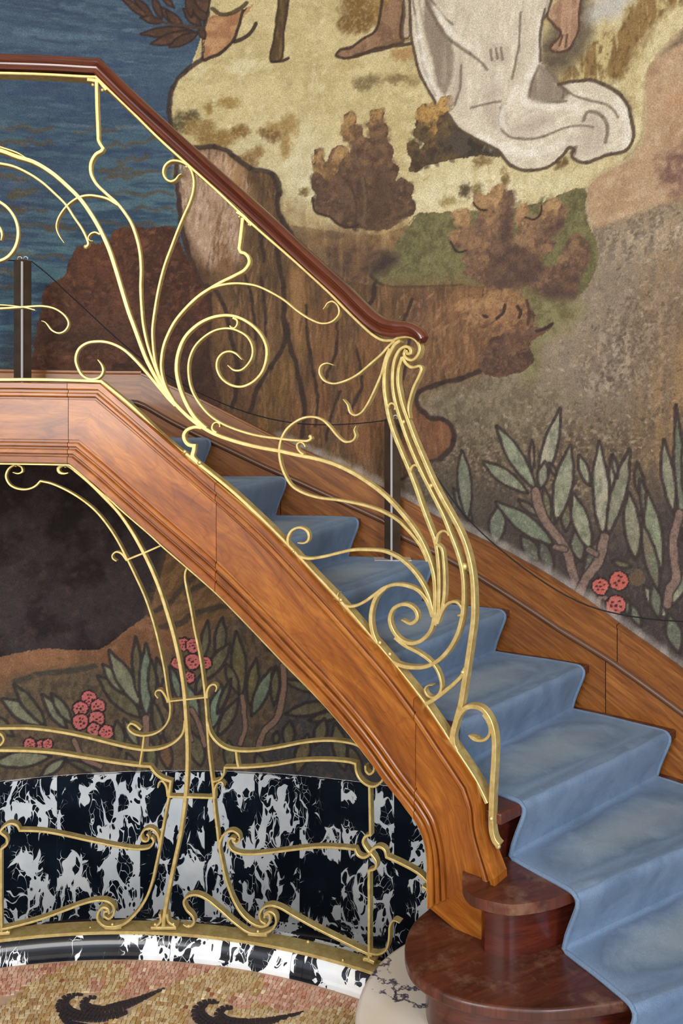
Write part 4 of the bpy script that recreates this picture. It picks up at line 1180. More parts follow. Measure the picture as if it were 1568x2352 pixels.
FLWf, OCRf, PKRf = fl(FLW), fl(OCR), fl(PKR)
SPN = [[(191, 2284, 5), (168, 2285, 14), (148, 2295, 22), (143, 2310, 26), (160, 2326, 26), (195, 2334, 24), (230, 2336, 22), (262, 2332, 18), (296, 2322, 8)],
       [(222, 2290, 6), (206, 2291, 16), (194, 2301, 18), (200, 2314, 22), (235, 2320, 26), (277, 2310, 26), (320, 2294, 17), (352, 2280, 10), (384, 2266, 3)],
       [(136, 2330, 6), (158, 2348, 12), (200, 2358, 14)],
       [(504, 2301, 5), (480, 2300, 16), (458, 2312, 24), (456, 2330, 28), (480, 2348, 28), (525, 2360, 28), (590, 2360, 20)],
       [(535, 2314, 6), (517, 2314, 16), (503, 2326, 20), (512, 2342, 24), (548, 2350, 26), (590, 2348, 22), (634, 2340, 15), (668, 2331, 9), (700, 2322, 3)],
       [(-110, 2290, 20), (-100, 2312, 26), (-60, 2318, 26), (-20, 2308, 22), (15, 2292, 14), (49, 2275, 3)], [(438, 2350, 8), (450, 2360, 10)]]
SP = []
for sp_ in SPN:
    q_ = [(*on_z(x, y, ZF)[:2], w * .00122) for x, y, w in sp_]
    SP.append(catmull(q_, .004))
SPA = np.array([p for s_ in SP for p in s_])
mv, mf, mc = [], [], []
blacks = []
rt = random.Random(5)
T = 0.0125
row = 0
R = RSC - .030
while R > 0.55:
    R -= T * 1.22
    row += 1
    nper = int((R * 120 * D2R) / T)
    ph = rt.random()
    wob_ = rt.uniform(-.1, .1)
    k = 0.0
    a0, a1 = -62 * D2R, 36 * D2R
    tcur = a0 + ph * T / R
    while tcur < a1:
        wd = T * rt.uniform(.82, 1.3)
        tc_ = tcur + wd / R / 2
        tcur += wd / R
        rr = R + (0.0025 * math.sin(tc_ * 31 + row * .5) + rt.uniform(-.0012, .0012)) * (1 if row > 3 else 0)
        x, y = CX + rr * math.sin(tc_), CY + rr * math.cos(tc_)
        if y < 1.78 or x > 0.12:
            continue
        dd = np.hypot(SPA[:, 0] - x, (SPA[:, 1] - y)) - SPA[:, 2] * .62
        if dd.min() < .003:
            continue
        blk = False
        och = any(inside(p, x, y) for p in OCRf) and not any(inside(p, x, y) for p in PKRf)
        w2, h2 = wd / 2 - .0006, T * 1.22 * rt.uniform(.44, .49)
        yaw = -tc_ + (rt.uniform(-.22, .22) if row > 3 else rt.uniform(-.05, .05))
        cs, sn = math.cos(yaw), math.sin(yaw)
        hz = ZF + rt.uniform(-.0006, .0008)
        corners = [(-w2 * rt.uniform(.85, 1), -h2 * rt.uniform(.85, 1)), (w2 * rt.uniform(.85, 1), -h2 * rt.uniform(.85, 1)), (w2 * rt.uniform(.85, 1), h2 * rt.uniform(.85, 1)), (-w2 * rt.uniform(.85, 1), h2 * rt.uniform(.85, 1))]
        pts = [(x + cx_ * cs - cy_ * sn, y + cx_ * sn + cy_ * cs) for cx_, cy_ in corners]
        if blk and len(blacks) < 300:
            blacks.append((x, y, hz, [(px_ - x, py_ - y) for px_, py_ in pts]))
            continue
        b0 = len(mv)
        mv += [(p[0], p[1], hz) for p in pts] + [(p[0], p[1], ZF - .012) for p in pts]
        mf += [(b0, b0 + 1, b0 + 2, b0 + 3)] + [(b0 + q, b0 + (q + 1) % 4, b0 + 4 + (q + 1) % 4, b0 + 4 + q) for q in range(4)]
        if blk:
            c = (50, 44, 50)
        elif och:
            c = rt.choice([(190, 164, 120), (182, 152, 106), (200, 176, 134), (172, 136, 88), (186, 160, 120), (192, 168, 126), (168, 132, 92), (202, 184, 146)])
        else:
            c = rt.choice([(196, 152, 130), (190, 142, 120), (204, 162, 140), (184, 134, 112), (194, 150, 128), (198, 156, 134), (170, 116, 94), (208, 174, 152)])
        if rt.random() < .03:
            c = rt.choice([(226, 206, 170), (150, 84, 60), (214, 190, 150)])
        g = rt.uniform(1.0, 1.12)
        mc += [tuple(v * g for v in c)] * 8
for s_ in SP:
    L_ = 0.0
    last = None
    i = 0
    while i + 3 < len(s_):
        a_, b_ = s_[i], s_[i + 3]
        i += 3
        d = (b_ - a_)[:2]
        d = d / (np.linalg.norm(d) + 1e-9)
        nr_ = np.array([-d[1], d[0]])
        w_ = max(.006, (a_[2] + b_[2]) / 2 * 1.25)
        nrow = max(1, int(round(w_ / .0115)))
        for k in range(nrow):
            o0 = -w_ / 2 + w_ * k / nrow + .0008; o1 = -w_ / 2 + w_ * (k + 1) / nrow - .0008
            A = a_[:2] + d * .0009; B_ = b_[:2] - d * .0009
            wa, wb = max(.15, a_[2] / ((a_[2] + b_[2]) / 2)), max(.15, b_[2] / ((a_[2] + b_[2]) / 2))
            q4 = [A + nr_ * o0 * wa, B_ + nr_ * o0 * wb, B_ + nr_ * o1 * wb, A + nr_ * o1 * wa]
            c = sum(q4) / 4
            if len(blacks) < 300:
                blacks.append((c[0], c[1], ZF + rt.uniform(-.0003, .0008), [(p[0] - c[0], p[1] - c[1]) for p in q4]))
ob = from_data('tesserae', mv, mf, M['tess'], floor)
ob['kind'] = 'stuff'
ca = ob.data.color_attributes.new('col', 'BYTE_COLOR', 'POINT')
rg = np.ones((len(mv), 4), np.float32)
rg[:, :3] = lin(np.array(mc))
ca.data.foreach_set('color', rg.ravel())
for (x, y, hz, pts) in blacks:
    vv = [(p[0], p[1], 0) for p in pts] + [(p[0], p[1], -.006) for p in pts]
    o = from_data('tessera', vv, [(0, 1, 2, 3)] + [(q, (q + 1) % 4, 4 + (q + 1) % 4, 4 + q) for q in range(4)], M['tessblack'], floor)
    o.location = (x, y, hz)

# ---- marble kerb under the iron screen
kerb = empty('marble_kerb', (CX, CY, ZF))
tag(kerb, 'low curved kerb of moulded black and white marble along the mosaic floor', 'kerb')
ZK = -1.592
kprof = [(RSC - .028, ZF - .01), (RSC - .027, ZF + .010), (RSC - .021, ZF + .016), (RSC - .020, ZF + .030), (RSC - .012, ZK - .012), (RSC - .002, ZK - .003), (RSC + .004, ZK), (RSC + .085, ZK), (RSC + .085, ZP)]
kc = [-110 * D2R, -60 * D2R, -30 * D2R, ang(-150, 2140, RSC), ang(395, 2140, RSC), ang(672, 2170, RSC), ang(700, 2175, RSC), ang(860, 2220, RSC), 40 * D2R]
ks = [-.03, -.03, -.03, -.05, .17, -.0, .13, .05]
for i in range(len(kc) - 1):
    o = ring_sweep('kerb_stone', kprof, kc[i] + .0003, kc[i + 1] - .0003, max(4, int((kc[i + 1] - kc[i]) / (1.2 * D2R))), M['kerbmarble'], None)
    keep_parent(o, kerb)
    o.color = (ks[i], 0, 0, 1)


def room():
    # ceiling of the stair hall
    n = 60
    v = [(CX + RW * math.sin(2 * PI * i / n), CY + RW * math.cos(2 * PI * i / n), 2.75) for i in range(n)]
    v += [(p[0], p[1], 2.85) for p in v]
    f = [tuple(range(n)), tuple(range(2 * n - 1, n - 1, -1))] + [(i, (i + 1) % n, n + (i + 1) % n, n + i) for i in range(n)]
    from_data('ceiling', v, f, M['ceil'], kind='structure')


room()

# ================================================================== staircase
stair = empty('staircase', (CX, CY, ZF))
tag(stair, 'curved mahogany staircase with moulded outer string rising to a landing at the left', 'staircase')


def sp(o):
    keep_parent(o, stair)
    return o


# steps: k = 0 landing edge ... 9 lowest wooden step; (inner radius, inner angle, outer angle at r=2.62)
RI = [1.88, 1.88, 1.88, 1.88, 1.88, 1.885, 1.865, 1.835, 1.80, 1.755]
AI = [-4.0, 2.9, 9.4, 15.6, 21.4, 27.4, 34.1, 40.6, 46.1, 51.9]
AO = [-4.4, 2.8, 10.0, 16.9, 23.7, 30.3, 36.9, 43.5, 50.2, 57.2]
RO = 2.62
Zk = [ZL - RISE * k for k in range(10)]
NIN = [np.array(cyl(AI[k] * D2R, 0, RI[k])[:2]) for k in range(10)]
NOUT = [np.array(cyl(AO[k] * D2R, 0, RO)[:2]) for k in range(10)]


def nose(k, q, back=0.0):
    """point on nosing line k; q=0 carpet's inner edge, q=1 outer edge; back = metres up-stairs"""
    d = NOUT[k] - NIN[k]
    L = np.linalg.norm(d)
    d = d / L
    nb = np.array([-d[1], d[0]])     # towards the stair above
    if nb[0] > 0:
        nb = -nb
    return NIN[k] + d * L * q + nb * back


def q_at_radius(k, R, back=0.0):
    lo, hi = -1.0, 2.0
    for _ in range(40):
        mid = (lo + hi) / 2
        p = nose(k, mid, back)
        if math.hypot(p[0] - CX, p[1] - CY) < R:
            lo = mid
        else:
            hi = mid
    return lo


def slab(name, poly, z0, z1, mat, label=None, bevel=0.004):
    n = len(poly)
    v = [(p[0], p[1], z0) for p in poly] + [(p[0], p[1], z1) for p in poly]
    f = [tuple(range(n)), tuple(range(2 * n - 1, n - 1, -1))] + [(i, (i + 1) % n, n + (i + 1) % n, n + i) for i in range(n)]
    uv = [(p[0] * .9 + p[1] * .45, p[1] * .9 - p[0] * .45) for p in poly] * 2
    o = from_data(name, v, f, mat, None, smooth=0.5, uvs=uv, label=label)
    if bevel:
        b = o.modifiers.new('bevel', 'BEVEL'); b.width = bevel; b.segments = 3; b.limit_method = 'ANGLE'; b.angle_limit = 0.7
    return sp(o)


def strip(name, path, z0, z1, thick, mat, label=None):
    """vertical board following a plan path (list of xy), given thickness to the up-stairs side"""
    n = len(path)
    P_ = [np.array(p) for p in path]
    nn = []
    for i in range(n):
        d = P_[min(i + 1, n - 1)] - P_[max(i - 1, 0)]
        d = d / (np.linalg.norm(d) + 1e-9)
        nn.append(np.array([-d[1], d[0]]))
    v, uv = [], []
    s = 0
    for i in range(n):
        if i:
            s += np.linalg.norm(P_[i] - P_[i - 1])
        a_, b_ = P_[i], P_[i] + nn[i] * thick
        v += [(a_[0], a_[1], z0), (a_[0], a_[1], z1), (b_[0], b_[1], z1), (b_[0], b_[1], z0)]
        uv += [(s, 0), (s, z1 - z0), (s, z1 - z0 + .02), (s, .02)]
    f = []
    for i in range(n - 1):
        for j in range(4):
            f.append((i * 4 + j, i * 4 + (j + 1) % 4, i * 4 + 4 + (j + 1) % 4, i * 4 + 4 + j))
    f += [(0, 1, 2, 3), tuple(4 * (n - 1) + j for j in (3, 2, 1, 0))]
    return sp(from_data(name, v, f, mat, None, smooth=0.5, uvs=uv, label=label))


def arc(R, a0, a1, n):
    return [cyl(a0 + (a1 - a0) * i / n, 0, R)[:2] for i in range(n + 1)]


RS2 = 1.745
RW2 = RW - .004
for k in range(1, 8):
    qi, qo = q_at_radius(k, RS2), q_at_radius(k, RW2)
    pi_, po = nose(k, qi), nose(k, qo)
    kb = k - 1
    bi, bo = nose(kb, q_at_radius(kb, RS2, .08), .08), nose(kb, q_at_radius(kb, RW2, .08), .08)
    aa = lambda p: math.atan2(p[0] - CX, p[1] - CY)
    poly = [tuple(pi_), tuple(po)] + arc(RW2, aa(po), aa(bo), 5)[1:-1] + [tuple(bo), tuple(bi)] + arc(RS2, aa(bi), aa(pi_), 5)[1:-1]
    slab('tread', poly, Zk[k] - .03, Zk[k], M['tread'])
    r0, r1 = nose(k, q_at_radius(k, RS2, .055), .055), nose(k, q_at_radius(k, RW2, .055), .055)
    strip('riser', [tuple(r1), tuple(r0)], Zk[k] - RISE - .002, Zk[k] - .028, -.018, M['riser'])
# landing edge riser + landing slab
r0, r1 = nose(0, q_at_radius(0, RS2, .055), .055), nose(0, q_at_radius(0, RW2, .055), .055)
strip('riser', [tuple(r1), tuple(r0)], Zk[1] - .002, ZL - .028, -.018, M['riser'])
pi_, po = nose(0, q_at_radius(0, RS2)), nose(0, q_at_radius(0, RW2))
aa = lambda p: math.atan2(p[0] - CX, p[1] - CY)
poly = [tuple(pi_), tuple(po)] + arc(RW2, aa(po), -62 * D2R, 24)[1:] + arc(RS2, -62 * D2R, aa(pi_), 24)[:-1]
slab('landing', poly, ZL - .03, ZL, M['tread'], label='flat landing floor at the head of the stair')
slab('landing_ceiling', [tuple(p) for p in arc(RW2, -4 * D2R, -62 * D2R, 24) + arc(RS2, -62 * D2R, -4 * D2R, 24)], ZL - .19, ZL - .16, M['plaster'], bevel=0)
# plaster soffit that follows the steps
v, f = [], []
ns = 40
for i in range(ns + 1):
    t = (-4 + 38.0 * i / ns)
    z = np.interp(t, AI, Zk) - .235
    for R_ in (RS2, 2.0, 2.35, RW2):
        v.append(cyl(t * D2R, z, R_))
for i in range(ns):
    for j in range(3):
        f.append((i * 4 + j, i * 4 + j + 1, i * 4 + 5 + j, i * 4 + 4 + j))
so = sp(from_data('soffit', v, f, M['plaster'], None, smooth=True))
md = so.modifiers.new('solid', 'SOLIDIFY'); md.thickness = .02

# two lowest steps with rounded ends
HT = [(1322, 2046), (1280, 2061), (1226, 2073), (1172, 2078), (1123, 2070), (1082, 2056), (1064, 2034), (1061, 2012), (1064, 1994)]
IT = [(1446, 2297), (1405, 2304), (1363, 2310), (1265, 2320), (1192, 2318), (1118, 2310), (1055, 2296), (996, 2271), (947, 2234), (930, 2193), (932, 2154), (952, 2114), (985, 2085)]


def bull(k, px, zt, thick, zlow, inset):
    path = [np.array(on_z(x, y, zt)) for x, y in px]
    path = [p[:2] for p in catmull([tuple(p) for p in path], .02)]
    # nosing runs straight on to the wall
    po = nose(k, q_at_radius(k, RW2))
    bo = nose(k - 1, q_at_radius(k - 1, RW2, .10), .10)
    bi = nose(k - 1, q_at_radius(k - 1, 1.76, .10), .10)
    last = path[-1]
    aL = math.atan2(last[0] - CX, last[1] - CY)
    poly = [tuple(po)] + [tuple(p) for p in path] + [cyl(aL, 0, 1.76)[:2]] + [tuple(bi), tuple(bo)]
    poly += arc(RW2, math.atan2(bo[0] - CX, bo[1] - CY), math.atan2(po[0] - CX, po[1] - CY), 5)[1:-1]
    o = slab('tread', poly, zt - thick, zt, M['tread'], label='dark mahogany step tread with a rounded end', bevel=.007)
    full = [po] + path
    ins = []
    for i, p in enumerate(full):
        d = full[min(i + 1, len(full) - 1)] - full[max(i - 1, 0)]
        d = d / (np.linalg.norm(d) + 1e-9)
        nrm = np.array([d[1], -d[0]])
        ins.append(p + nrm * inset)
    ins = [p for p in ins]
    strip('riser', [tuple(p) for p in ins], zlow, zt - thick, -.02, M['riser'], label='rounded red mahogany riser')
    cov = [p * 1.0 for p in ins]
    strip('cove_moulding', [tuple(p + (q_ - p) * .25) for p, q_ in zip(ins, full)], zt - thick - .012, zt - thick + .001, -.02, M['riser'])


bull(8, HT, Zk[8], .028, Zk[9] - .001, .05)
bull(9, IT, Zk[9], .030, ZF + .149, .055)
# marble plinth step at the foot
PL = [(984, 2140), (930, 2163), (873, 2205), (839, 2252), (820, 2300), (815, 2352), (822, 2420), (860, 2520), (960, 2640), (1150, 2780), (1420, 2860), (1700, 2840)]
zp = ZF + .15
pp = [on_z(x, y, zp) for x, y in PL]
pp = [tuple(p[:2]) for p in catmull(pp, .03)]
pp += [(1.75, .95), (2.0, 1.5), (1.75, 2.0), (1.3, 2.2), (.6, 2.28), (.3, 2.25)]
sb = slab('marble_step', pp, ZF - .01, zp, M['whitemarble'], label='white veined marble step with a rounded end at the foot of the stair', bevel=.012)

# ---- outer string: matched rungs, top edge -> bottom edge (photo tracing set out on the string's own cylinder)
RUNG = [((-420, 888), (-420, 1058)), ((-160, 880), (-160, 1061)), ((0, 878), (0, 1063)), ((155, 880), (120, 1065)), ((233, 881), (160, 1066)),
        ((312, 948), (217, 1113)), ((390, 1016), (265, 1156)), ((472, 1087), (347, 1228)), ((600, 1199), (476, 1341)), ((722, 1327), (583, 1447)), ((797, 1410), (655, 1523)), ((852, 1473), (716, 1585)),
        ((903, 1533), (768, 1642)), ((974, 1628), (832, 1720)), ((1031, 1714), (885, 1793)), ((1088, 1801), (935, 1855)), ((1101, 1848), (961, 1891)), ((1105, 1898), (976, 1928)), ((1117, 1945), (983, 1971)),
        ((1132, 1987), (984, 2030)), ((1141, 2012), (984, 2083))]
rc = []
for t_, b_ in RUNG:
    t1, z1 = on_cyl(*t_, RSTR); t2, z2 = on_cyl(*b_, RSTR)
    rc.append((t1 * RSTR, z1, t2 * RSTR, z2))
sharp = (4,)
D = catmull(rc, .02, corners=sharp + (15,))
D.append(D[-1] + np.array([.001, -.0005, .004, -.001]))
D.append(np.array([rc[-1][0] + .004, Zk[8] - .02, rc[-1][2] + .16, Zk[9] - .03]))
PROF = [(0, .004), (.004, .013), (.012, .016), (.07, .016), (.083, .013), (.088, .002), (.115, .002), (.120, .010), (.135, .013), (.160, .013), (.175, .010), (.180, 0), (.200, 0), (.206, .002), (.70, .002), (.706, -.003), (.730, -.003), (.736, .007), (.748, .010),
        (.778, .010), (.790, .007), (.795, -.002), (.812, -.002), (.818, .009), (.83, .012), (.868, .012), (.88, .009), (.885, 0), (.902, 0), (.907, .011), (.917, .014), (.985, .014), (1, .006)]
sv, sf, suv = [], [], []
NP = len(PROF)
mid = 0.0
prev = None
for di, (ts, tz, bs, bz) in enumerate(D):
    flat_ = di >= len(D) - 2
    c_ = np.array([(ts + bs) / 2, (tz + bz) / 2])
    if prev is not None:
        mid += np.linalg.norm(c_ - prev)
    prev = c_
    for (t, off) in PROF:
        if flat_ and t > .21:
            off = .002
        s_, z_ = ts + (bs - ts) * t, tz + (bz - tz) * t
        sv.append(cyl(s_ / RSTR, z_, RSTR - off)); suv.append((mid, t * .25))
    for t in (1, 0):
        s_, z_ = ts + (bs - ts) * t, tz + (bz - tz) * t
        sv.append(cyl(s_ / RSTR, z_, RSTR + .05)); suv.append((mid, t * .25 + .05))
K = NP + 2
for i in range(len(D) - 1):
    for j in range(K):
        j2 = (j + 1) % K
        sf.append((i * K + j, i * K + j2, (i + 1) * K + j2, (i + 1) * K + j))
sf += [tuple(range(K)), tuple((len(D) - 1) * K + j for j in range(K))]
whole = from_data('string_tmp', sv, sf, M['honey'], None, smooth=0.5, uvs=suv)
joints = [-90 * D2R] + [ang(x, y, RSTR) for x, y in ((157, 970), (497, 1270), (955, 1770))] + [80 * D2R]
for i in range(4):
    me = whole.data.copy()
    bm = bmesh.new(); bm.from_mesh(me)
    for a_, sgn in ((joints[i] + .0005, 1), (joints[i + 1] - .0005, -1)):
        no = Vector((math.cos(a_), -math.sin(a_), 0)) * sgn
        geom = bm.verts[:] + bm.edges[:] + bm.faces[:]
        r = bmesh.ops.bisect_plane(bm, geom=geom, plane_co=Vector((CX, CY, 0)), plane_no=no, clear_inner=True)
        ed = [e for e in bm.edges if e.is_boundary]
        if ed:
            r2 = bmesh.ops.holes_fill(bm, edges=ed)
            for f_ in r2['faces']:
                f_.smooth = False
                for e in f_.edges:
                    e.smooth = False
    bm.to_mesh(me); bm.free()
    o = link('string_board', me)
    keep_parent(o, stair)
bpy.data.objects.remove(whole)


# bar sweep used for all the ironwork
def bar(name, pts, w, R, parent, depth=.024, front=0.0, mat=None, w1=None, corners=(), step=.008, taper=None, label=None, pre=None):
    """flat bar: traced centre line laid on the cylinder of radius R, width w px -> w1 px, standing 'depth' deep behind the face"""
    if pre is None:
        q = []
        for p in pts:
            t_, z_ = on_cyl(p[0], p[1], R)
            q.append((t_ * R, z_))
    else:
        q = pre
    q = catmull(q, step, corners)
    q = [p for i, p in enumerate(q) if i == 0 or np.linalg.norm(p - q[i - 1]) > 1e-5]
    n = len(q)
    L = [0.0]
    for i in range(1, n):
        L.append(L[-1] + np.linalg.norm(q[i] - q[i - 1]))
    w1 = w if w1 is None else w1
    v, f, uv = [], [], []
    for i in range(n):
        d0 = q[i] - q[max(i - 1, 0)]; d1 = q[min(i + 1, n - 1)] - q[i]
        l0, l1 = np.linalg.norm(d0), np.linalg.norm(d1)
        d0 = d0 / l0 if l0 > 0 else d1 / l1
        d1 = d1 / l1 if l1 > 0 else d0
        d = d0 + d1
        ld = np.linalg.norm(d)
        d = d / ld if ld > .2 else d1
        mit = min(1.8, 1.0 / max(.3, np.dot(d, d1)))
        nrm = np.array([-d[1], d[0]])
        s_ = L[i] / L[-1]
        wd = (w + (w1 - w) * s_) * .00128
        if taper:
            if 'a' in taper: wd *= min(1, .35 + L[i] / .05)
            if 'b' in taper: wd *= min(1, .35 + (L[-1] - L[i]) / .05)
        hw = wd / 2 * mit
        c = min(.0016, hw * .4)
        r0, r1 = R + front, R + front + depth
        for (a_, rr) in ((-hw + c, r0), (hw - c, r0), (hw, r0 + c), (hw, r1 - c), (hw - c, r1), (-hw + c, r1), (-hw, r1 - c), (-hw, r0 + c)):
            p = q[i] + nrm * a_
            v.append(cyl(p[0] / R, p[1], rr)); uv.append((L[i], a_))
    for i in range(n - 1):
        for j in range(8):
            f.append((i * 8 + j, i * 8 + (j + 1) % 8, i * 8 + 8 + (j + 1) % 8, i * 8 + 8 + j))
    f += [tuple(range(8)), tuple(8 * (n - 1) + j for j in range(8))]
    o = from_data(name, v, f, mat or M['gold'], None, smooth=0.62, uvs=uv, label=label)
    keep_parent(o, parent)
    return o


def ball(name, px, py, r, R, parent, mat=None, flat=1.0):
    t_, z_ = on_cyl(px, py, R)
    bm = bmesh.new()
    bmesh.ops.create_uvsphere(bm, u_segments=12, v_segments=8, radius=r)
    for f_ in bm.faces: f_.smooth = True
    me = bpy.data.meshes.new(name); bm.to_mesh(me); bm.free()
    o = link(name, me, mat or M['gold'])
    o.location = cyl(t_, z_, R)
    keep_parent(o, parent)
    return o


# gilt edging under the outer string, gilt bar on top
edge_b = [(0, 1065), (120, 1067), (160, 1068), (228, 1120), (271, 1164), (347, 1230), (376, 1257), (500, 1365), (537, 1402), (655, 1525), (751, 1624), (815, 1700), (878, 1782), (930, 1850), (961, 1894), (976, 1932), (982, 1972), (983, 2030), (983, 2080)]
o = bar('gilt_edging', [(-420, 1060), (-160, 1063)] + edge_b, 4.5, RSTR, stair, depth=.03, front=-.006, corners=(4,), label='thin gilt strip edging the underside of the string')

# ---- wall string
top = [(322, 855), (374, 877), (451, 911), (600, 986), (645, 1009), (780, 1072), (919, 1143), (991, 1184), (1067, 1222), (1140, 1258), (1241, 1314), (1339, 1378), (1432, 1447), (1568, 1545), (1680, 1630), (1800, 1730)]
bead = [(291, 923), (322, 927), (387, 965), (451, 998), (600, 1069), (759, 1141), (887, 1200), (917, 1230), (1019, 1279), (1096, 1323), (1153, 1359), (1290, 1450), (1402, 1519), (1568, 1640), (1680, 1730), (1800, 1835)]
tz = sorted(on_cyl(x, y, RWS) for x, y in top)
bz_ = sorted(on_cyl(x, y, RWS) for x, y in bead)
TA, TZ = [p[0] for p in tz], [p[1] for p in tz]
BA, BZ = [p[0] for p in bz_], [p[1] for p in bz_]


def wall_board(name, ths, zlo, zhi, r, mat, nz=1, cap=None):
    v, f, uv = [], [], []
    prof_n = 0
    for t in ths:
        a_, b_ = zlo(t), zhi(t)
        pr = [(r, a_), (r, b_ - .012), (r - .006, b_ - .010), (r - .006, b_ - .002), (r - .002, b_), (RW - .001, b_), (RW - .001, a_)] if cap else [(r, a_), (r, b_), (RW - .001, b_), (RW - .001, a_)]
        prof_n = len(pr)
        for (rr, z) in pr:
            v.append(cyl(t, z, rr)); uv.append((t * 2.7 * 1.18, z + t * 1.5))
    for i in range(len(ths) - 1):
        for j in range(prof_n):
            j2 = (j + 1) % prof_n
            f.append((i * prof_n + j, i * prof_n + j2, (i + 1) * prof_n + j2, (i + 1) * prof_n + j))
    f += [tuple(range(prof_n)), tuple((len(ths) - 1) * prof_n + j for j in range(prof_n))]
    return sp(from_data(name, v, f, mat, None, smooth=0.4, uvs=uv))


zt_ = lambda t: float(np.interp(t, TA, TZ))
zbd = lambda t: float(np.interp(t, BA, BZ))
zlow = lambda t: float(np.interp(t / D2R, AO, Zk)) - .30
ends = [ang(322, 890, RWS), ang(1416, 1478, RWS), TA[-1]]
for a0, a1 in zip(ends[:-1], ends[1:]):
    wall_board('wall_string_board', np.linspace(a0 + .0006, a1 - .0006, 40), lambda t: zbd(t) - .005, zt_, RWS + .004, M['wallwood'], cap=True)
ends = [ang(300, 930, RWS), ang(643, 1100, RWS), ang(1388, 1560, RWS), TA[-1]]
for a0, a1 in zip(ends[:-1], ends[1:]):
    wall_board('wall_string_board', np.linspace(a0 + .0006, a1 - .0006, 40), zlow, lambda t: zbd(t) - .004, RWS + .010, M['wallwood'])
# rounded bead
v, f, uv = [], [], []
ths = np.linspace(ang(300, 926, RWS), TA[-1], 90)
for t in ths:
    z = zbd(t)
    for k in range(9):
        a_ = PI * k / 8
        v.append(cyl(t, z + .013 * math.cos(a_), RWS + .004 - .013 * math.sin(a_))); uv.append((t * 3.1, k * .01))
for i in range(len(ths) - 1):
    for j in range(8):
        f.append((i * 9 + j, i * 9 + j + 1, i * 9 + 10 + j, i * 9 + 9 + j))
sp(from_data('bead_moulding', v, f, M['bead'], None, smooth=True, uvs=uv))

# ================================================================== carpet runner
carpet = empty('stair_carpet', (CX, CY, ZF))
tag(carpet, 'blue carpet runner with bound edges laid down the curved stair', 'carpet')
HC = .008
NQ = 26


def carpet_profile(q):
    pts, wn = [], []
    p = nose(0, q, .5 if q < .5 else .5)
    pts.append(np.array([*nose(0, q, .45), Zk[0] + HC])); wn.append(0)
    pts.append(np.array([*nose(0, q, .2), Zk[0] + HC])); wn.append(.3)
    for k in range(0, 10):
        zt, zb2 = Zk[k] + HC, (Zk[k + 1] if k < 9 else ZF + .15) + HC
        if k > 0:
            a_ = nose(k - 1, q, .042)
            b_ = nose(k, q, .03)
            for s in (.06, .16, .28, .42, .56, .7, .84, .95):
                c = a_ * (1 - s) + b_ * s
                bump = .0018 * math.sin(5 * q + k * 2 + s * 4) * math.sin(PI * s)
                pts.append(np.array([c[0], c[1], zt + bump])); wn.append(max(0, math.sin(PI * min(1, s * 1.02))) ** 1.2 * math.sin(PI * min(1, max(0, q * 1.08 - .02))) ** .8)
        for (bk, dz) in ((.020, 0), (.010, -.0015), (.002, -.006), (-.003, -.013), (-.004, -.024), (-.001, -.037), (.006, -.055), (.020, -.09), (.033, -.125)):
            pts.append(np.array([*nose(k, q, bk - .002), zt + dz])); wn.append(.25 if dz > -.003 else 0)
        pts.append(np.array([*nose(k, q, .040), zb2 + .004])); wn.append(0)
    for bk in (-.01, -.10, -.25, -.4):
        pts.append(np.array([*nose(9, q, bk + .03), ZF + .15 + HC])); wn.append(0)
    return pts, wn


grid, worn = [], []
for i in range(NQ + 1):
    q = i / NQ
    pr, wn = carpet_profile(q)
    if i in (0, NQ):      # edge pulled in a little under the nosing, as laid
        pass
    grid.append(pr); worn.append(wn)
m_ = len(grid[0])
v = [tuple(p) for row_ in grid for p in row_]
f = []
for i in range(NQ):
    for j in range(m_ - 1):
        f.append((i * m_ + j, i * m_ + j + 1, (i + 1) * m_ + j + 1, (i + 1) * m_ + j))
cp = from_data('runner', v, f, M['carpet'], None, smooth=1.2)
keep_parent(cp, carpet)
at = cp.data.attributes.new('worn', 'FLOAT', 'POINT')
at.data.foreach_set('value', np.array([x for w_ in worn for x in w_], np.float32))
md = cp.modifiers.new('solid', 'SOLIDIFY'); md.thickness = .008; md.offset = -1
md = cp.modifiers.new('sub', 'SUBSURF'); md.levels = 1; md.render_levels = 1


def tube(name, pts, r, mat, parent, n=8, closed=False, label=None):
    P_ = [Vector(p) for p in pts]
    v, f = [], []
    up = Vector((0, 0, 1))
    for i, p in enumerate(P_):
        d = (P_[min(i + 1, len(P_) - 1)] - P_[max(i - 1, 0)])
        if d.length < 1e-9: d = Vector((1, 0, 0))
        d.normalize()
        ref = up if abs(d.z) < .9 else Vector((1, 0, 0))
        s = d.cross(ref).normalized(); u = s.cross(d).normalized()
        for k in range(n):
            a_ = 2 * PI * k / n
            v.append(p + s * (r * math.cos(a_)) + u * (r * math.sin(a_)))
    for i in range(len(P_) - 1):
        for k in range(n):
            f.append((i * n + k, i * n + (k + 1) % n, (i + 1) * n + (k + 1) % n, (i + 1) * n + k))
    f += [tuple(range(n)), tuple((len(P_) - 1) * n + k for k in range(n))]
    o = from_data(name, v, f, mat, None, smooth=True, label=label)
    keep_parent(o, parent)
    return o


for i in (0, NQ):
    tube('edge_binding', [p + np.array([0, 0, -.004]) for p in grid[i]], .0062, M['carpet'], carpet).parent = cp

# ================================================================== gilded balustrade on the string
bal = empty('stair_balustrade', (CX, CY, ZF))
tag(bal, 'gilded wrought iron balustrade of whiplash scrolls under a polished mahogany handrail', 'balustrade')


def ub(pts, w, w1=None, **kw):
    return bar(kw.pop('name', 'scroll_bar'), pts, w, RIR, bal, depth=kw.pop('depth', .022), w1=w1, **kw)


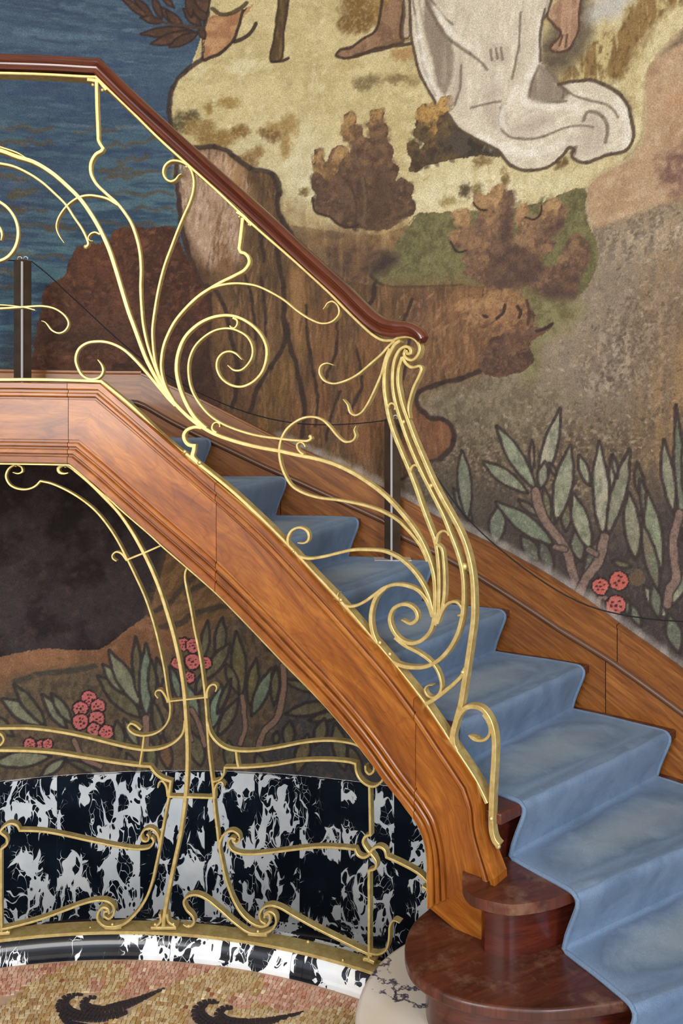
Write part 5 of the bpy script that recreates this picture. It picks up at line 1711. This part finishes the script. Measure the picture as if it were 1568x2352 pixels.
ub([(-420, 420), (-300, 350), (-180, 322), (-80, 326), (0, 345), (38, 359), (78, 372), (118, 396), (153, 426), (183, 456), (210, 494), (231, 531), (249, 571), (265, 619), (281, 673), (295, 718), (309, 756), (325, 800), (336, 827), (355, 863), (374, 894), (400, 926),
    (432, 958), (460, 979), (492, 997), (530, 1011), (565, 1021), (600, 1029), (640, 1036), (680, 1045), (720, 1053), (759, 1064), (792, 1078), (823, 1095), (850, 1113), (871, 1129), (892, 1148), (921, 1180), (949, 1216), (968, 1248), (984, 1286), (994, 1323), (997, 1361), (996, 1406),
    (992, 1436), (984, 1454), (962, 1474), (937, 1478), (914, 1467), (898, 1444), (893, 1422), (901, 1400), (921, 1389), (940, 1392), (954, 1406), (956, 1422), (941, 1433), (921, 1424)], 11, 8, taper='ab')
ub([(-420, 380), (-300, 325), (-180, 300), (-90, 308), (0, 337), (38, 350), (60, 362)], 6, 4, taper='b')
ub([(-300, 420), (-180, 372), (-80, 362), (0, 375), (29, 381), (64, 397), (96, 418), (124, 443), (150, 469), (169, 498), (188, 526), (199, 549), (202, 560), (198, 566)], 7, 6)
ball('bead', 197, 567, .0075, RIR + .008, bal)
ub([(229, 538), (217, 533), (206, 538), (202, 547), (207, 553), (213, 553)], 5, 3, taper='b')
ub([(2, 552), (4, 539), (0, 525), (-12, 512), (-34, 506), (-56, 516), (-68, 540), (-64, 572), (-44, 596), (-10, 600), (16, 590), (35, 565), (41, 533), (35, 504), (19, 479), (0, 464), (-30, 450), (-70, 446), (-120, 470), (-160, 520), (-180, 600), (-180, 700), (-160, 800), (-130, 868)], 7, 8, taper='a')
ub([(-300, 712), (-150, 708), (0, 708), (50, 705), (100, 703), (128, 710), (150, 727), (157, 744), (148, 760), (134, 765), (118, 758), (108, 745), (102, 739), (95, 737)], 7, 4, taper='b')
ub([(-100, 702), (0, 700), (56, 706), (80, 712)], 3, 3)
# baluster with bracket
ub([(221, 188), (222, 243), (224, 291), (225, 320), (228, 328), (236, 340), (232, 346), (220, 353), (209, 371), (207, 385), (209, 400), (220, 421), (242, 443), (268, 466), (284, 486), (300, 511), (312, 543), (320, 578), (323, 619), (322, 660), (324, 702), (328, 745), (338, 792),
    (352, 834), (365, 866), (384, 900), (400, 926)], 9, 6, corners=(3, 5))
ub([(270, 470), (246, 456), (223, 450), (204, 448), (185, 451), (166, 461), (147, 479), (132, 504), (129, 523), (136, 542), (147, 558)], 7, 3, taper='b')
ub([(200, 182), (216, 184), (228, 186), (238, 198), (244, 206)], 9, 9, corners=(2,), name='bracket', depth=.026)
ub([(416, 399), (410, 402), (402, 412), (391, 416), (380, 410), (374, 396), (378, 380), (392, 369), (408, 369), (422, 374), (433, 383), (440, 396), (444, 415), (442, 440), (434, 466), (421, 495), (408, 526), (392, 568), (377, 609), (365, 654), (356, 702), (350, 746), (349, 764), (352, 808),
    (358, 840), (368, 869), (385, 900)], 6, 6, taper='a')
ub([(556, 500), (553, 530), (550, 555), (548, 570), (552, 579), (560, 581), (569, 590), (571, 603), (561, 619), (539, 632), (510, 646), (485, 660), (456, 679), (428, 705), (402, 736), (385, 767), (374, 797), (369, 834), (371, 859), (381, 891), (400, 924)], 9, 6, corners=(3,))
ub([(543, 486), (556, 494), (568, 506), (577, 517)], 9, 9, name='bracket', depth=.026)
ub([(486, 661), (505, 655), (530, 651), (555, 651), (587, 656), (619, 670), (651, 689), (683, 715), (715, 735), (740, 743), (762, 738), (777, 721), (775, 703), (762, 692), (750, 697), (746, 704), (741, 710)], 6, 4, taper='b')
ub([(472, 984), (458, 972), (441, 952), (424, 922), (410, 884), (404, 846), (409, 808), (424, 774), (452, 746), (483, 730), (516, 724), (544, 728), (574, 744), (597, 767), (610, 795), (610, 825), (601, 853), (581, 876), (554, 888), (529, 884), (508, 869), (497, 846), (499, 825), (511, 811), (526, 807),
    (539, 811), (555, 826)], 10, 5, taper='b')
ub([(712, 1003), (713, 1007), (707, 1012), (682, 1012), (643, 1008), (592, 1001), (554, 991), (513, 975), (483, 956), (457, 927), (439, 894), (432, 859), (434, 825), (447, 795), (470, 772), (495, 758), (523, 754), (546, 760), (567, 774), (578, 795), (578, 818), (567, 838), (552, 850), (536, 850), (522, 839)], 6, 5, taper='b')
ball('bead', 712, 1003, .0065, RIR + .008, bal)
ub([(534, 730), (543, 735), (544, 744), (538, 753), (530, 752), (527, 748)], 6, 3)
ub([(496, 994), (489, 989), (486, 984), (488, 975), (495, 970), (503, 973), (504, 981)], 6, 3)
ub([(696, 1044), (688, 1038), (682, 1030), (681, 1021), (688, 1016), (696, 1019), (700, 1027)], 6, 3)
ub([(224, 826), (234, 840), (236, 853), (228, 866), (208, 871), (189, 863), (177, 843), (173, 824), (180, 802), (199, 788), (228, 784), (253, 788), (282, 802), (307, 824), (336, 856), (365, 891), (387, 917), (402, 932)], 6, 8, taper='a')
ub([(462, 983), (449, 981), (438, 983), (427, 989), (421, 1000), (424, 1013), (433, 1022), (445, 1024), (444, 1034), (441, 1048), (448, 1058), (456, 1066)], 8, 11, corners=(7,))
ub([(423, 1040), (440, 1054), (457, 1069)], 9, 9, name='bracket', depth=.03)
ub([(817, 978), (812, 988), (815, 1000), (811, 1010), (800, 1015), (789, 1014), (774, 1002), (756, 980), (740, 965), (721, 958), (699, 959), (677, 969), (657, 986), (645, 1008), (640, 1034), (643, 1063), (653, 1091), (670, 1117), (699, 1134), (734, 1144), (775, 1149), (823, 1158), (855, 1167), (882, 1178),
    (911, 1195), (933, 1216), (952, 1238), (968, 1262), (980, 1290)], 5, 7, taper='a')
ub([(683, 1247), (696, 1248), (706, 1242), (708, 1230), (702, 1218), (688, 1212), (670, 1218), (660, 1235), (662, 1256), (676, 1273), (704, 1283), (736, 1280), (774, 1271), (806, 1264), (844, 1263), (882, 1267), (914, 1282), (943, 1307), (965, 1336), (981, 1368), (989, 1397), (992, 1418)], 6, 8, taper='a')
ub([(777, 1361), (773, 1371), (780, 1384), (796, 1393), (815, 1392), (838, 1381), (860, 1365), (882, 1350), (908, 1343), (933, 1346), (956, 1355), (972, 1371), (984, 1393), (991, 1416)], 6, 9, taper='a')
# big ring and tall inner stem with volute
ub([(884, 1350), (872, 1360), (861, 1374), (852, 1400), (850, 1428), (855, 1457), (870, 1489), (890, 1514), (917, 1529), (946, 1534), (975, 1532), (1004, 1518), (1029, 1492), (1048, 1457), (1058, 1422), (1062, 1387), (1062, 1342), (1058, 1307), (1048, 1269), (1035, 1234), (1016, 1186), (991, 1135),
    (970, 1094), (944, 1037), (925, 986), (909, 935), (901, 897), (900, 859), (905, 825), (917, 803), (932, 796), (941, 802), (941, 811), (934, 812), (931, 805)], 9, 7, depth=.026)
# outer stem pair from the rail volute
ub([(900, 783), (910, 777), (924, 773), (942, 774), (956, 784), (962, 800), (957, 817), (945, 827), (932, 823), (926, 812), (930, 802)], 7, 6, depth=.03)
ub([(918, 782), (906, 790), (893, 812), (884, 835), (881, 859), (881, 897), (885, 925), (890, 954), (901, 992), (919, 1037), (938, 1082), (954, 1124), (965, 1157), (984, 1208), (997, 1243), (1003, 1279), (1006, 1323), (1006, 1371), (1004, 1412), (997, 1436)], 8, 8, depth=.026)
ub([(889, 937), (892, 930), (899, 926), (906, 932), (905, 941)], 6, 3)
ub([(940, 1086), (943, 1075), (951, 1068), (959, 1073), (961, 1083)], 7, 3)
ub([(1000, 1246), (1004, 1229), (1014, 1220), (1024, 1222), (1029, 1231)], 8, 3)
ub([(1001, 1250), (1012, 1260), (1017, 1290), (1019, 1330), (1018, 1370), (1012, 1404), (1000, 1432)], 6, 8)
ub([(1002, 1432), (1010, 1410), (1018, 1396), (1030, 1385), (1045, 1383), (1056, 1393), (1060, 1406), (1056, 1413), (1050, 1414)], 8, 4)
ub([(922, 820), (914, 846), (912, 878), (916, 903), (922, 929), (932, 957), (948, 1002), (967, 1047), (992, 1104), (1015, 1149), (1034, 1183), (1050, 1213), (1062, 1240), (1074, 1279), (1082, 1323), (1085, 1371), (1085, 1419), (1078, 1476), (1070, 1530), (1063, 1575), (1056, 1617), (1046, 1655), (1038, 1687),
    (1037, 1706), (1046, 1726)], 7, 12, depth=.026)
ub([(922, 820), (932, 836), (944, 844), (955, 842), (963, 841), (966, 848), (960, 865), (948, 890), (940, 916), (936, 938), (940, 961)], 7, 5, taper='b')
ub([(905, 782), (892, 794), (877, 811), (849, 836), (817, 862), (788, 876), (763, 881), (742, 873), (732, 855), (736, 840), (750, 834), (765, 839)], 6, 4, taper='b')
ub([(893, 800), (884, 823), (874, 859), (858, 897), (842, 929), (828, 948), (814, 954), (802, 947), (797, 930), (787, 917)], 6, 4, taper='b')
ub([(905, 1465), (927, 1483), (959, 1500), (984, 1518), (1000, 1537), (1010, 1562), (1011, 1584), (1003, 1598), (991, 1603), (979, 1597), (974, 1584), (981, 1575), (993, 1574)], 8, 4, taper='b')
ub([(1066, 1535), (1058, 1553), (1043, 1569), (1017, 1591), (995, 1607), (980, 1616), (970, 1620)], 7, 9)
ub([(978, 1612), (977, 1622), (985, 1634), (1000, 1655), (1020, 1682)], 9, 5, depth=.026)
ub([(1094, 1697), (1091, 1697), (1078, 1692), (1086, 1699), (1100, 1702), (1113, 1699), (1122, 1688), (1123, 1672), (1117, 1655), (1108, 1642)], 5, 7)
ub([(1046, 1728), (1040, 1708), (1039, 1687), (1045, 1660), (1056, 1638), (1070, 1626), (1086, 1624), (1104, 1630), (1119, 1648), (1129, 1674), (1133, 1706), (1132, 1751), (1129, 1799), (1127, 1846), (1126, 1890), (1128, 1915), (1134, 1933), (1143, 1944)], 9, 12, depth=.026)
ball('bead', 1143, 1943, .008, RIR + .01, bal)
for x, y, r in [(927, 969, .007), (991, 1115, .0075), (1067, 1301, .0105), (872, 1476, .006), (895, 1502, .006), (1128, 1880, .0065), (428, 383, .005), (213, 195, .005), (235, 207, .005), (549, 498, .004), (571, 516, .004), (424, 1038, .007), (458, 1063, .007), (674, 1267, .005), (782, 1378, .006), (1062, 1544, .0055)]:
    ball('bead', x, y, r, RIR + (.012 if x in (927, 991, 1067) else .001), bal)
# gilt flats: along the string and under the handrail
ub([(-420, 880), (-160, 874), (0, 872), (100, 872), (180, 874), (232, 876), (300, 932), (381, 1010), (467, 1075), (534, 1130), (600, 1192), (660, 1253), (720, 1318), (799, 1403), (852, 1466), (906, 1530), (976, 1620), (1033, 1706), (1091, 1795), (1116, 1846)], 8, 8, corners=(5,), depth=.04, name='base_rail',
   label='flat gilt bar along the top of the string')
ub([(-420, 158), (-160, 162), (0, 167), (100, 170), (219, 176), (300, 254), (367, 320), (440, 386), (500, 440), (577, 513), (683, 606), (760, 677), (798, 716), (830, 747), (855, 769), (877, 781), (901, 782)], 7, 7, corners=(4,), depth=.04, name='rail_plate')

# ---- handrail
hc = [(-420, 140), (-160, 142), (0, 146), (120, 150), (225, 156), (300, 229), (380, 303), (500, 411), (600, 500), (700, 592), (792, 675), (828, 711), (858, 738), (884, 753), (912, 757), (936, 757), (955, 763), (968, 774), (975, 787)]
q = []
for p in hc:
    t_, z_ = on_cyl(p[0], p[1], RIR + .01)
    q.append((t_ * (RIR + .01), z_))
q = catmull(q, .015, corners=(4,))
HP = [(-.018, -.024), (.022, -.024), (.024, -.016), (.019, -.010), (.021, -.004), (.030, .002), (.033, .010), (.030, .019), (.020, .025), (.004, .027), (-.014, .025), (-.024, .018), (-.027, .009), (-.024, .002), (-.016, -.003), (-.015, -.008), (-.020, -.013), (-.021, -.019)]
v, f, uv = [], [], []
n = len(q); L = 0
NPH = len(HP)
tot = sum(np.linalg.norm(q[i + 1] - q[i]) for i in range(n - 1))
for i in range(n):
    if i: L += np.linalg.norm(q[i] - q[i - 1])
    d0 = q[i] - q[max(i - 1, 0)]; d1 = q[min(i + 1, n - 1)] - q[i]
    if i == 0: d0 = d1
    if i == n - 1: d1 = d0
    d0 = d0 / np.linalg.norm(d0); d1 = d1 / np.linalg.norm(d1)
    d = (d0 + d1); d /= np.linalg.norm(d)
    mit = 1 / max(.4, np.dot(d, d1))
    nrm = np.array([-d[1], d[0]])
    rem = tot - L
    morph = min(1, max(0, 1 - (rem - .02) / .10))       # the moulding fades into a rounded knob
    sc = 1.0
    if rem < .016: sc = math.sqrt(max(.02, 1 - ((.016 - rem) / .0165) ** 2))
    for j, (a_, b_) in enumerate(HP):
        phi = math.atan2(b_, a_)
        ra, rb = .021 * math.cos(phi), .0185 * math.sin(phi)
        a2 = (a_ * (1 - morph) + ra * morph) * sc
        b2 = (b_ * (1 - morph) + rb * morph) * sc
        p = q[i] + nrm * b2 * mit
        v.append(cyl(p[0] / (RIR + .01), p[1], RIR + .010 + a2)); uv.append((L, j * .012))
for i in range(n - 1):
    for j in range(NPH):
        f.append((i * NPH + j, i * NPH + (j + 1) % NPH, (i + 1) * NPH + (j + 1) % NPH, (i + 1) * NPH + j))
f += [tuple(range(NPH)), tuple((n - 1) * NPH + j for j in range(NPH))]
o = from_data('handrail', v, f, M['rail'], None, smooth=0.7, uvs=uv, label='moulded dark mahogany handrail ending in a rounded knob')
keep_parent(o, bal)

# ================================================================== gilded screen below the stair
scr = empty('iron_screen', (CX, CY, ZK))
tag(scr, 'gilded wrought iron screen of curved mullions and scrolls on the marble kerb below the stair', 'screen')


def lb(pts, w, w1=None, **kw):
    return bar(kw.pop('name', 'scroll_bar'), pts, w, RSC, scr, depth=kw.pop('depth', .026), w1=w1, **kw)


lb([(156, 1086), (147, 1088), (136, 1085), (133, 1076), (142, 1069), (156, 1070), (179, 1087), (207, 1111), (239, 1143), (271, 1177), (299, 1217), (325, 1263), (348, 1311), (367, 1359), (382, 1407), (396, 1455), (409, 1512), (420, 1579), (426, 1655), (429, 1719), (428, 1783), (423, 1846), (415, 1908),
    (399, 1984), (385, 2054), (377, 2099), (374, 2130)], 8, 9, taper='a')
lb([(348, 1311), (367, 1359), (384, 1407), (398, 1455), (411, 1512), (422, 1579), (428, 1655), (431, 1719), (430, 1783), (425, 1846), (417, 1908)], 5, 5)
lb([(160, 1074), (200, 1103), (250, 1147), (300, 1190), (330, 1216)], 4, 3)
lb([(366, 2100), (368, 2118), (356, 2130)], 7, 4); lb([(383, 2100), (386, 2118), (402, 2130)], 7, 4)
lb([(346, 2133), (374, 2133), (404, 2133)], 7, 7, name='foot_plate', depth=.04)
lb([(29, 1085), (41, 1088), (51, 1083), (49, 1073), (36, 1068), (21, 1075), (13, 1093), (21, 1112), (38, 1122), (61, 1124), (80, 1117), (92, 1105), (115, 1110), (150, 1125), (185, 1146), (217, 1172), (242, 1201), (265, 1235), (287, 1276), (309, 1321), (332, 1372), (351, 1429), (365, 1484), (376, 1537),
    (384, 1591), (390, 1625), (387, 1652), (373, 1674), (348, 1688), (319, 1690), (300, 1682), (293, 1671), (299, 1663), (311, 1667), (322, 1677)], 5, 5, corners=(11,), taper='a')
lb([(291, 1286), (333, 1269), (376, 1250)], 5, 5, name='cross_bar')
lb([(291, 1288), (277, 1271), (265, 1268), (257, 1276), (259, 1284), (267, 1289)], 6, 3)
lb([(418, 1290), (430, 1302), (443, 1316)], 6, 6, name='bracket')
lb([(429, 1304), (425, 1314), (424, 1328), (429, 1359), (437, 1397), (446, 1448), (456, 1496), (463, 1540), (469, 1591), (473, 1639), (475, 1671), (478, 1719), (483, 1767), (488, 1808), (492, 1862), (497, 1900), (502, 1946), (508, 1978), (518, 2022), (534, 2067), (553, 2100), (577, 2122), (600, 2130), (613, 2125),
    (619, 2113), (616, 2102), (608, 2102), (606, 2109)], 5.5, 6)
lb([(853, 2196), (840, 2191), (783, 2163), (719, 2131), (671, 2104), (642, 2087), (620, 2081), (603, 2087), (595, 2102), (598, 2117), (609, 2124)], 7, 5)
lb([(420, 2124), (428, 2129), (438, 2128), (445, 2119), (441, 2106), (428, 2092), (421, 2073), (429, 2061), (448, 2057), (470, 2065), (502, 2090), (537, 2121), (572, 2144), (604, 2145), (624, 2136), (633, 2119), (629, 2102), (617, 2095), (606, 2100)], 6, 5, taper='a')
lb([(569, 2146), (590, 2148), (612, 2149)], 8, 8, name='foot_plate', depth=.04)
lb([(-300, 2130), (-150, 2140), (0, 2136), (38, 2128), (96, 2112), (150, 2092), (191, 2077), (223, 2070), (248, 2073), (261, 2086), (259, 2103), (249, 2112), (238, 2105), (239, 2096), (246, 2095)], 6, 5)
lb([(250, 2100), (247, 2090), (236, 2086), (226, 2095), (223, 2111), (235, 2127), (255, 2131), (281, 2125), (306, 2105), (332, 2070), (348, 2029), (357, 1990), (365, 1952), (372, 1910), (380, 1866), (387, 1828), (391, 1796), (373, 1790), (357, 1779), (344, 1762), (319, 1760), (271, 1754), (191, 1741), (128, 1731), (64, 1726), (0, 1725),
    (-100, 1726), (-300, 1740)], 6, 7, corners=(16, 19))
lb([(240, 2132), (262, 2133), (278, 2131)], 7, 7, name='foot_plate', depth=.04)
lb([(-300, 1690), (-100, 1676), (0, 1674), (64, 1674), (128, 1681), (191, 1693), (255, 1709), (303, 1720), (338, 1724), (373, 1719), (402, 1704), (419, 1684), (424, 1655)], 7, 6)
lb([(330, 1690), (326, 1722), (320, 1758)], 5, 5, name='cross_bar')
lb([(362, 1810), (364, 1799), (371, 1795), (380, 1805), (385, 1830)], 3, 7)
lb([(384, 1612), (430, 1607), (474, 1602)], 4, 4, name='cross_bar')
lb([(385, 1614), (378, 1598), (368, 1586), (358, 1588), (356, 1596), (362, 1604)], 6, 3)
lb([(474, 1604), (475, 1588), (482, 1575), (492, 1573), (497, 1580), (494, 1589)], 7, 3)
lb([(388, 1831), (430, 1832), (490, 1834)], 5, 5, name='cross_bar')
lb([(492, 1835), (492, 1815), (498, 1801), (507, 1797), (512, 1803), (512, 1810)], 6, 3)
lb([(475, 1658), (482, 1686), (499, 1708), (521, 1721), (550, 1726), (591, 1725), (642, 1717), (693, 1707), (744, 1702), (789, 1705), (821, 1714), (846, 1738), (858, 1760), (855, 1775), (846, 1779), (839, 1772), (838, 1759)], 6, 5)
lb([(488, 1797), (505, 1791), (513, 1779), (515, 1764), (559, 1764), (623, 1759), (687, 1749), (751, 1747), (799, 1751), (815, 1755), (817, 1774), (826, 1792), (843, 1805), (859, 1807), (873, 1798), (881, 1786)], 5, 5.5, corners=(3, 9))
lb([(541, 1727), (543, 1745), (546, 1762)], 6, 6, name='cross_bar')
lb([(847, 1808), (848, 1860), (849, 1919), (838, 1922), (832, 1936), (840, 1952), (851, 1964), (862, 1980), (861, 1995), (846, 2001), (846, 2099), (846, 2206)], 6, 6, corners=(2, 9))
lb([(836, 2204), (846, 2207), (858, 2213)], 8, 8, name='foot_plate', depth=.04)
lb([(502, 1950), (506, 1930), (518, 1914), (534, 1910), (547, 1919), (549, 1932), (541, 1939), (535, 1934), (537, 1928)], 6, 4)
lb([(540, 1930), (530, 1926), (523, 1936), (530, 1953), (550, 1962), (585, 1963), (639, 1957), (687, 1951), (735, 1947), (783, 1949), (814, 1952), (820, 1965), (832, 1971), (845, 1966), (854, 1952), (868, 1946), (881, 1953), (886, 1970), (923, 1987), (961, 2009), (985, 2034)], 5, 6.5, corners=(10, 17))
lb([(365, 1936), (360, 1917), (348, 1905), (333, 1906), (323, 1919), (328, 1933), (339, 1932), (341, 1922), (336, 1917)], 6, 4)
lb([(346, 1924), (352, 1932), (344, 1947), (319, 1952), (271, 1946), (207, 1933), (143, 1919), (96, 1911), (45, 1909), (38, 1897), (22, 1893), (6, 1903), (0, 1912), (14, 1925), (16, 1939), (6, 1949), (2, 1952), (2, 2000), (2, 2070), (3, 2142)], 5, 6, corners=(8, 16))
lb([(-22, 2146), (0, 2146), (22, 2144)], 7, 7, name='foot_plate', depth=.04)
lb([(843, 2191), (869, 2193), (886, 2182), (892, 2156), (894, 2128), (903, 2115), (917, 2121)], 5, 4, taper='b')
lb([(968, 2038), (977, 2044), (984, 2056)], 6, 6)
lb([(-60, 1720), (-30, 1722), (0, 1712), (8, 1700), (3, 1689), (-8, 1684), (-20, 1690)], 6, 5)
# mirrored left-hand mullion and panel outside the frame's edge
lb([(-190, 1075), (-215, 1110), (-260, 1170), (-300, 1250), (-340, 1360), (-370, 1500), (-390, 1650), (-395, 1800), (-390, 1950), (-360, 2080), (-340, 2150)], 9, 12)
lb([(-340, 2140), (-200, 2100), (-100, 2090), (-60, 2110), (-40, 2142)], 6, 6)
for x, y, r in [(356, 2123, .005), (398, 2122, .005), (258, 2123, .005), (433, 2127, .006), (592, 2139, .005), (707, 2163, .005), (207, 2130, .003), (17, 2140, .005), (837, 2203, .006), (855, 2207, .005), (787, 2205, .004), (36, 1070, .004), (150, 1072, .004)]:
    ball('bead', x, y, r, RSC + (.006 if y > 2100 else 0), scr)
# flat foot rail on the kerb
fr = ring_sweep('foot_rail', [(RSC, ZK), (RSC, ZK + .010), (RSC + .056, ZK + .010), (RSC + .056, ZK)], -64 * D2R, ang(866, 2220, RSC) + .06, 60, M['gold'], None, label='flat gilt foot rail bedded on the marble kerb')
keep_parent(fr, scr)


# ================================================================== barrier posts and cord
def post(px, ybase, R_or_xy, ztop, zbase, yaw, label, plate=True):
    x, y = R_or_xy
    t = empty('barrier_post', (x, y, zbase))
    tag(t, label, 'barrier post', 'rope barrier posts on the stair')
    h = ztop - zbase
    s = .024
    v = [(sx * s, sy * s, z) for z in (.003, h) for sx, sy in ((-1, -1), (1, -1), (1, 1), (-1, 1))]
    f = [(0, 1, 2, 3), (4, 5, 6, 7)] + [(i, (i + 1) % 4, 4 + (i + 1) % 4, 4 + i) for i in range(4)]
    o = from_data('post_body', v, f, M['bronze'], t)
    b = o.modifiers.new('bevel', 'BEVEL'); b.width = .002; b.segments = 2
    o.rotation_euler = (0, 0, yaw)
    # bright strip on the leading corner
    v = [(-s - .003, -s - .003, .003), (-s + .003, -s - .003, .003), (-s + .003, -s + .003, .003), (-s - .003, -s + .003, .003)]
    v += [(p[0], p[1], h - .012) for p in v]
    from_data('corner_strip', v, f, M['chrome'], o)
    for dx in (-.012, .012):
        bm = bmesh.new()
        bmesh.ops.create_circle(bm, segments=12, radius=.008)
        me = bpy.data.meshes.new('eyelet'); bm.to_mesh(me); bm.free()
        pts = [(dx + .009 * math.cos(a_), 0, h + .006 + .009 * math.sin(a_)) for a_ in np.linspace(0, 2 * PI, 13)]
        bpy.data.meshes.remove(me)
        e = empty('tmp'); e.location = (0, 0, 0)
        oo = tube('eyelet', pts, .0022, M['chrome'], e, n=6)
        oo.parent = t
        oo.matrix_parent_inverse = Matrix.Identity(4)
        bpy.data.objects.remove(e)
    if plate:
        v = [(sx * .075, sy * .045, z) for z in (0, .003) for sx, sy in ((-1, -1), (1, -1), (1, 1), (-1, 1))]
        o = from_data('base_plate', v, f, M['chrome'], t)
    return t


p1 = (-(784 - 52) / F * 3.16, 3.16)
p2 = ((901 - 784) / F * 3.20, 3.20)
post(52, 868, p1, (HOR - 598) / F * 3.16, ZL, 63 * D2R, 'dark bronze barrier post on the upper landing, before the painted sea')
post(899, 1285, p2, (HOR - 962) / F * 3.20, Zk[4] + HC, 34 * D2R, 'dark bronze barrier post on a carpeted step behind the tall curved balustrade end')


def on_line(px, py, a_, b_):
    dx, dz = ray(px, py)
    # point t*(dx,1) on the line a_-b_
    ex, ey = b_[0] - a_[0], b_[1] - a_[1]
    t = (a_[0] * ey - a_[1] * ex) / (dx * ey - ex)
    return (dx * t, t, dz * t)


def rope(pts, label):
    e = empty('tmp')
    o = tube('barrier_rope', catmull(pts, .05), .0026, M['cord'], e, n=6)
    o.parent = None
    bpy.data.objects.remove(e)
    tag(o, label, 'rope')


rope([on_line(x, y, p1, p2) for x, y in [(72, 600), (110, 630), (150, 668), (200, 714), (260, 770), (330, 828), (400, 872), (470, 908), (540, 938), (620, 962), (700, 974), (780, 975), (850, 970), (899, 963)]],
     'thin black rope sagging between the landing post and the post on the step')
p3 = (1.42, 2.36)
rope([on_line(x, y, p2, p3) for x, y in [(903, 963), (950, 1015), (1000, 1092), (1050, 1163), (1100, 1218), (1150, 1263), (1200, 1303), (1250, 1338), (1300, 1368), (1350, 1391), (1400, 1406), (1480, 1420), (1568, 1427), (1640, 1426), (1700, 1420)]],
     'thin black rope sagging from the step post across the painted plants')
p0 = (-2.3, 2.7)
rope([on_line(x, y, p0, p1) for x, y in [(-300, 640), (-200, 620), (-100, 606), (0, 598), (48, 599)]],
     'short black rope running left from the landing post out of view')
bpy.context.view_layer.update()
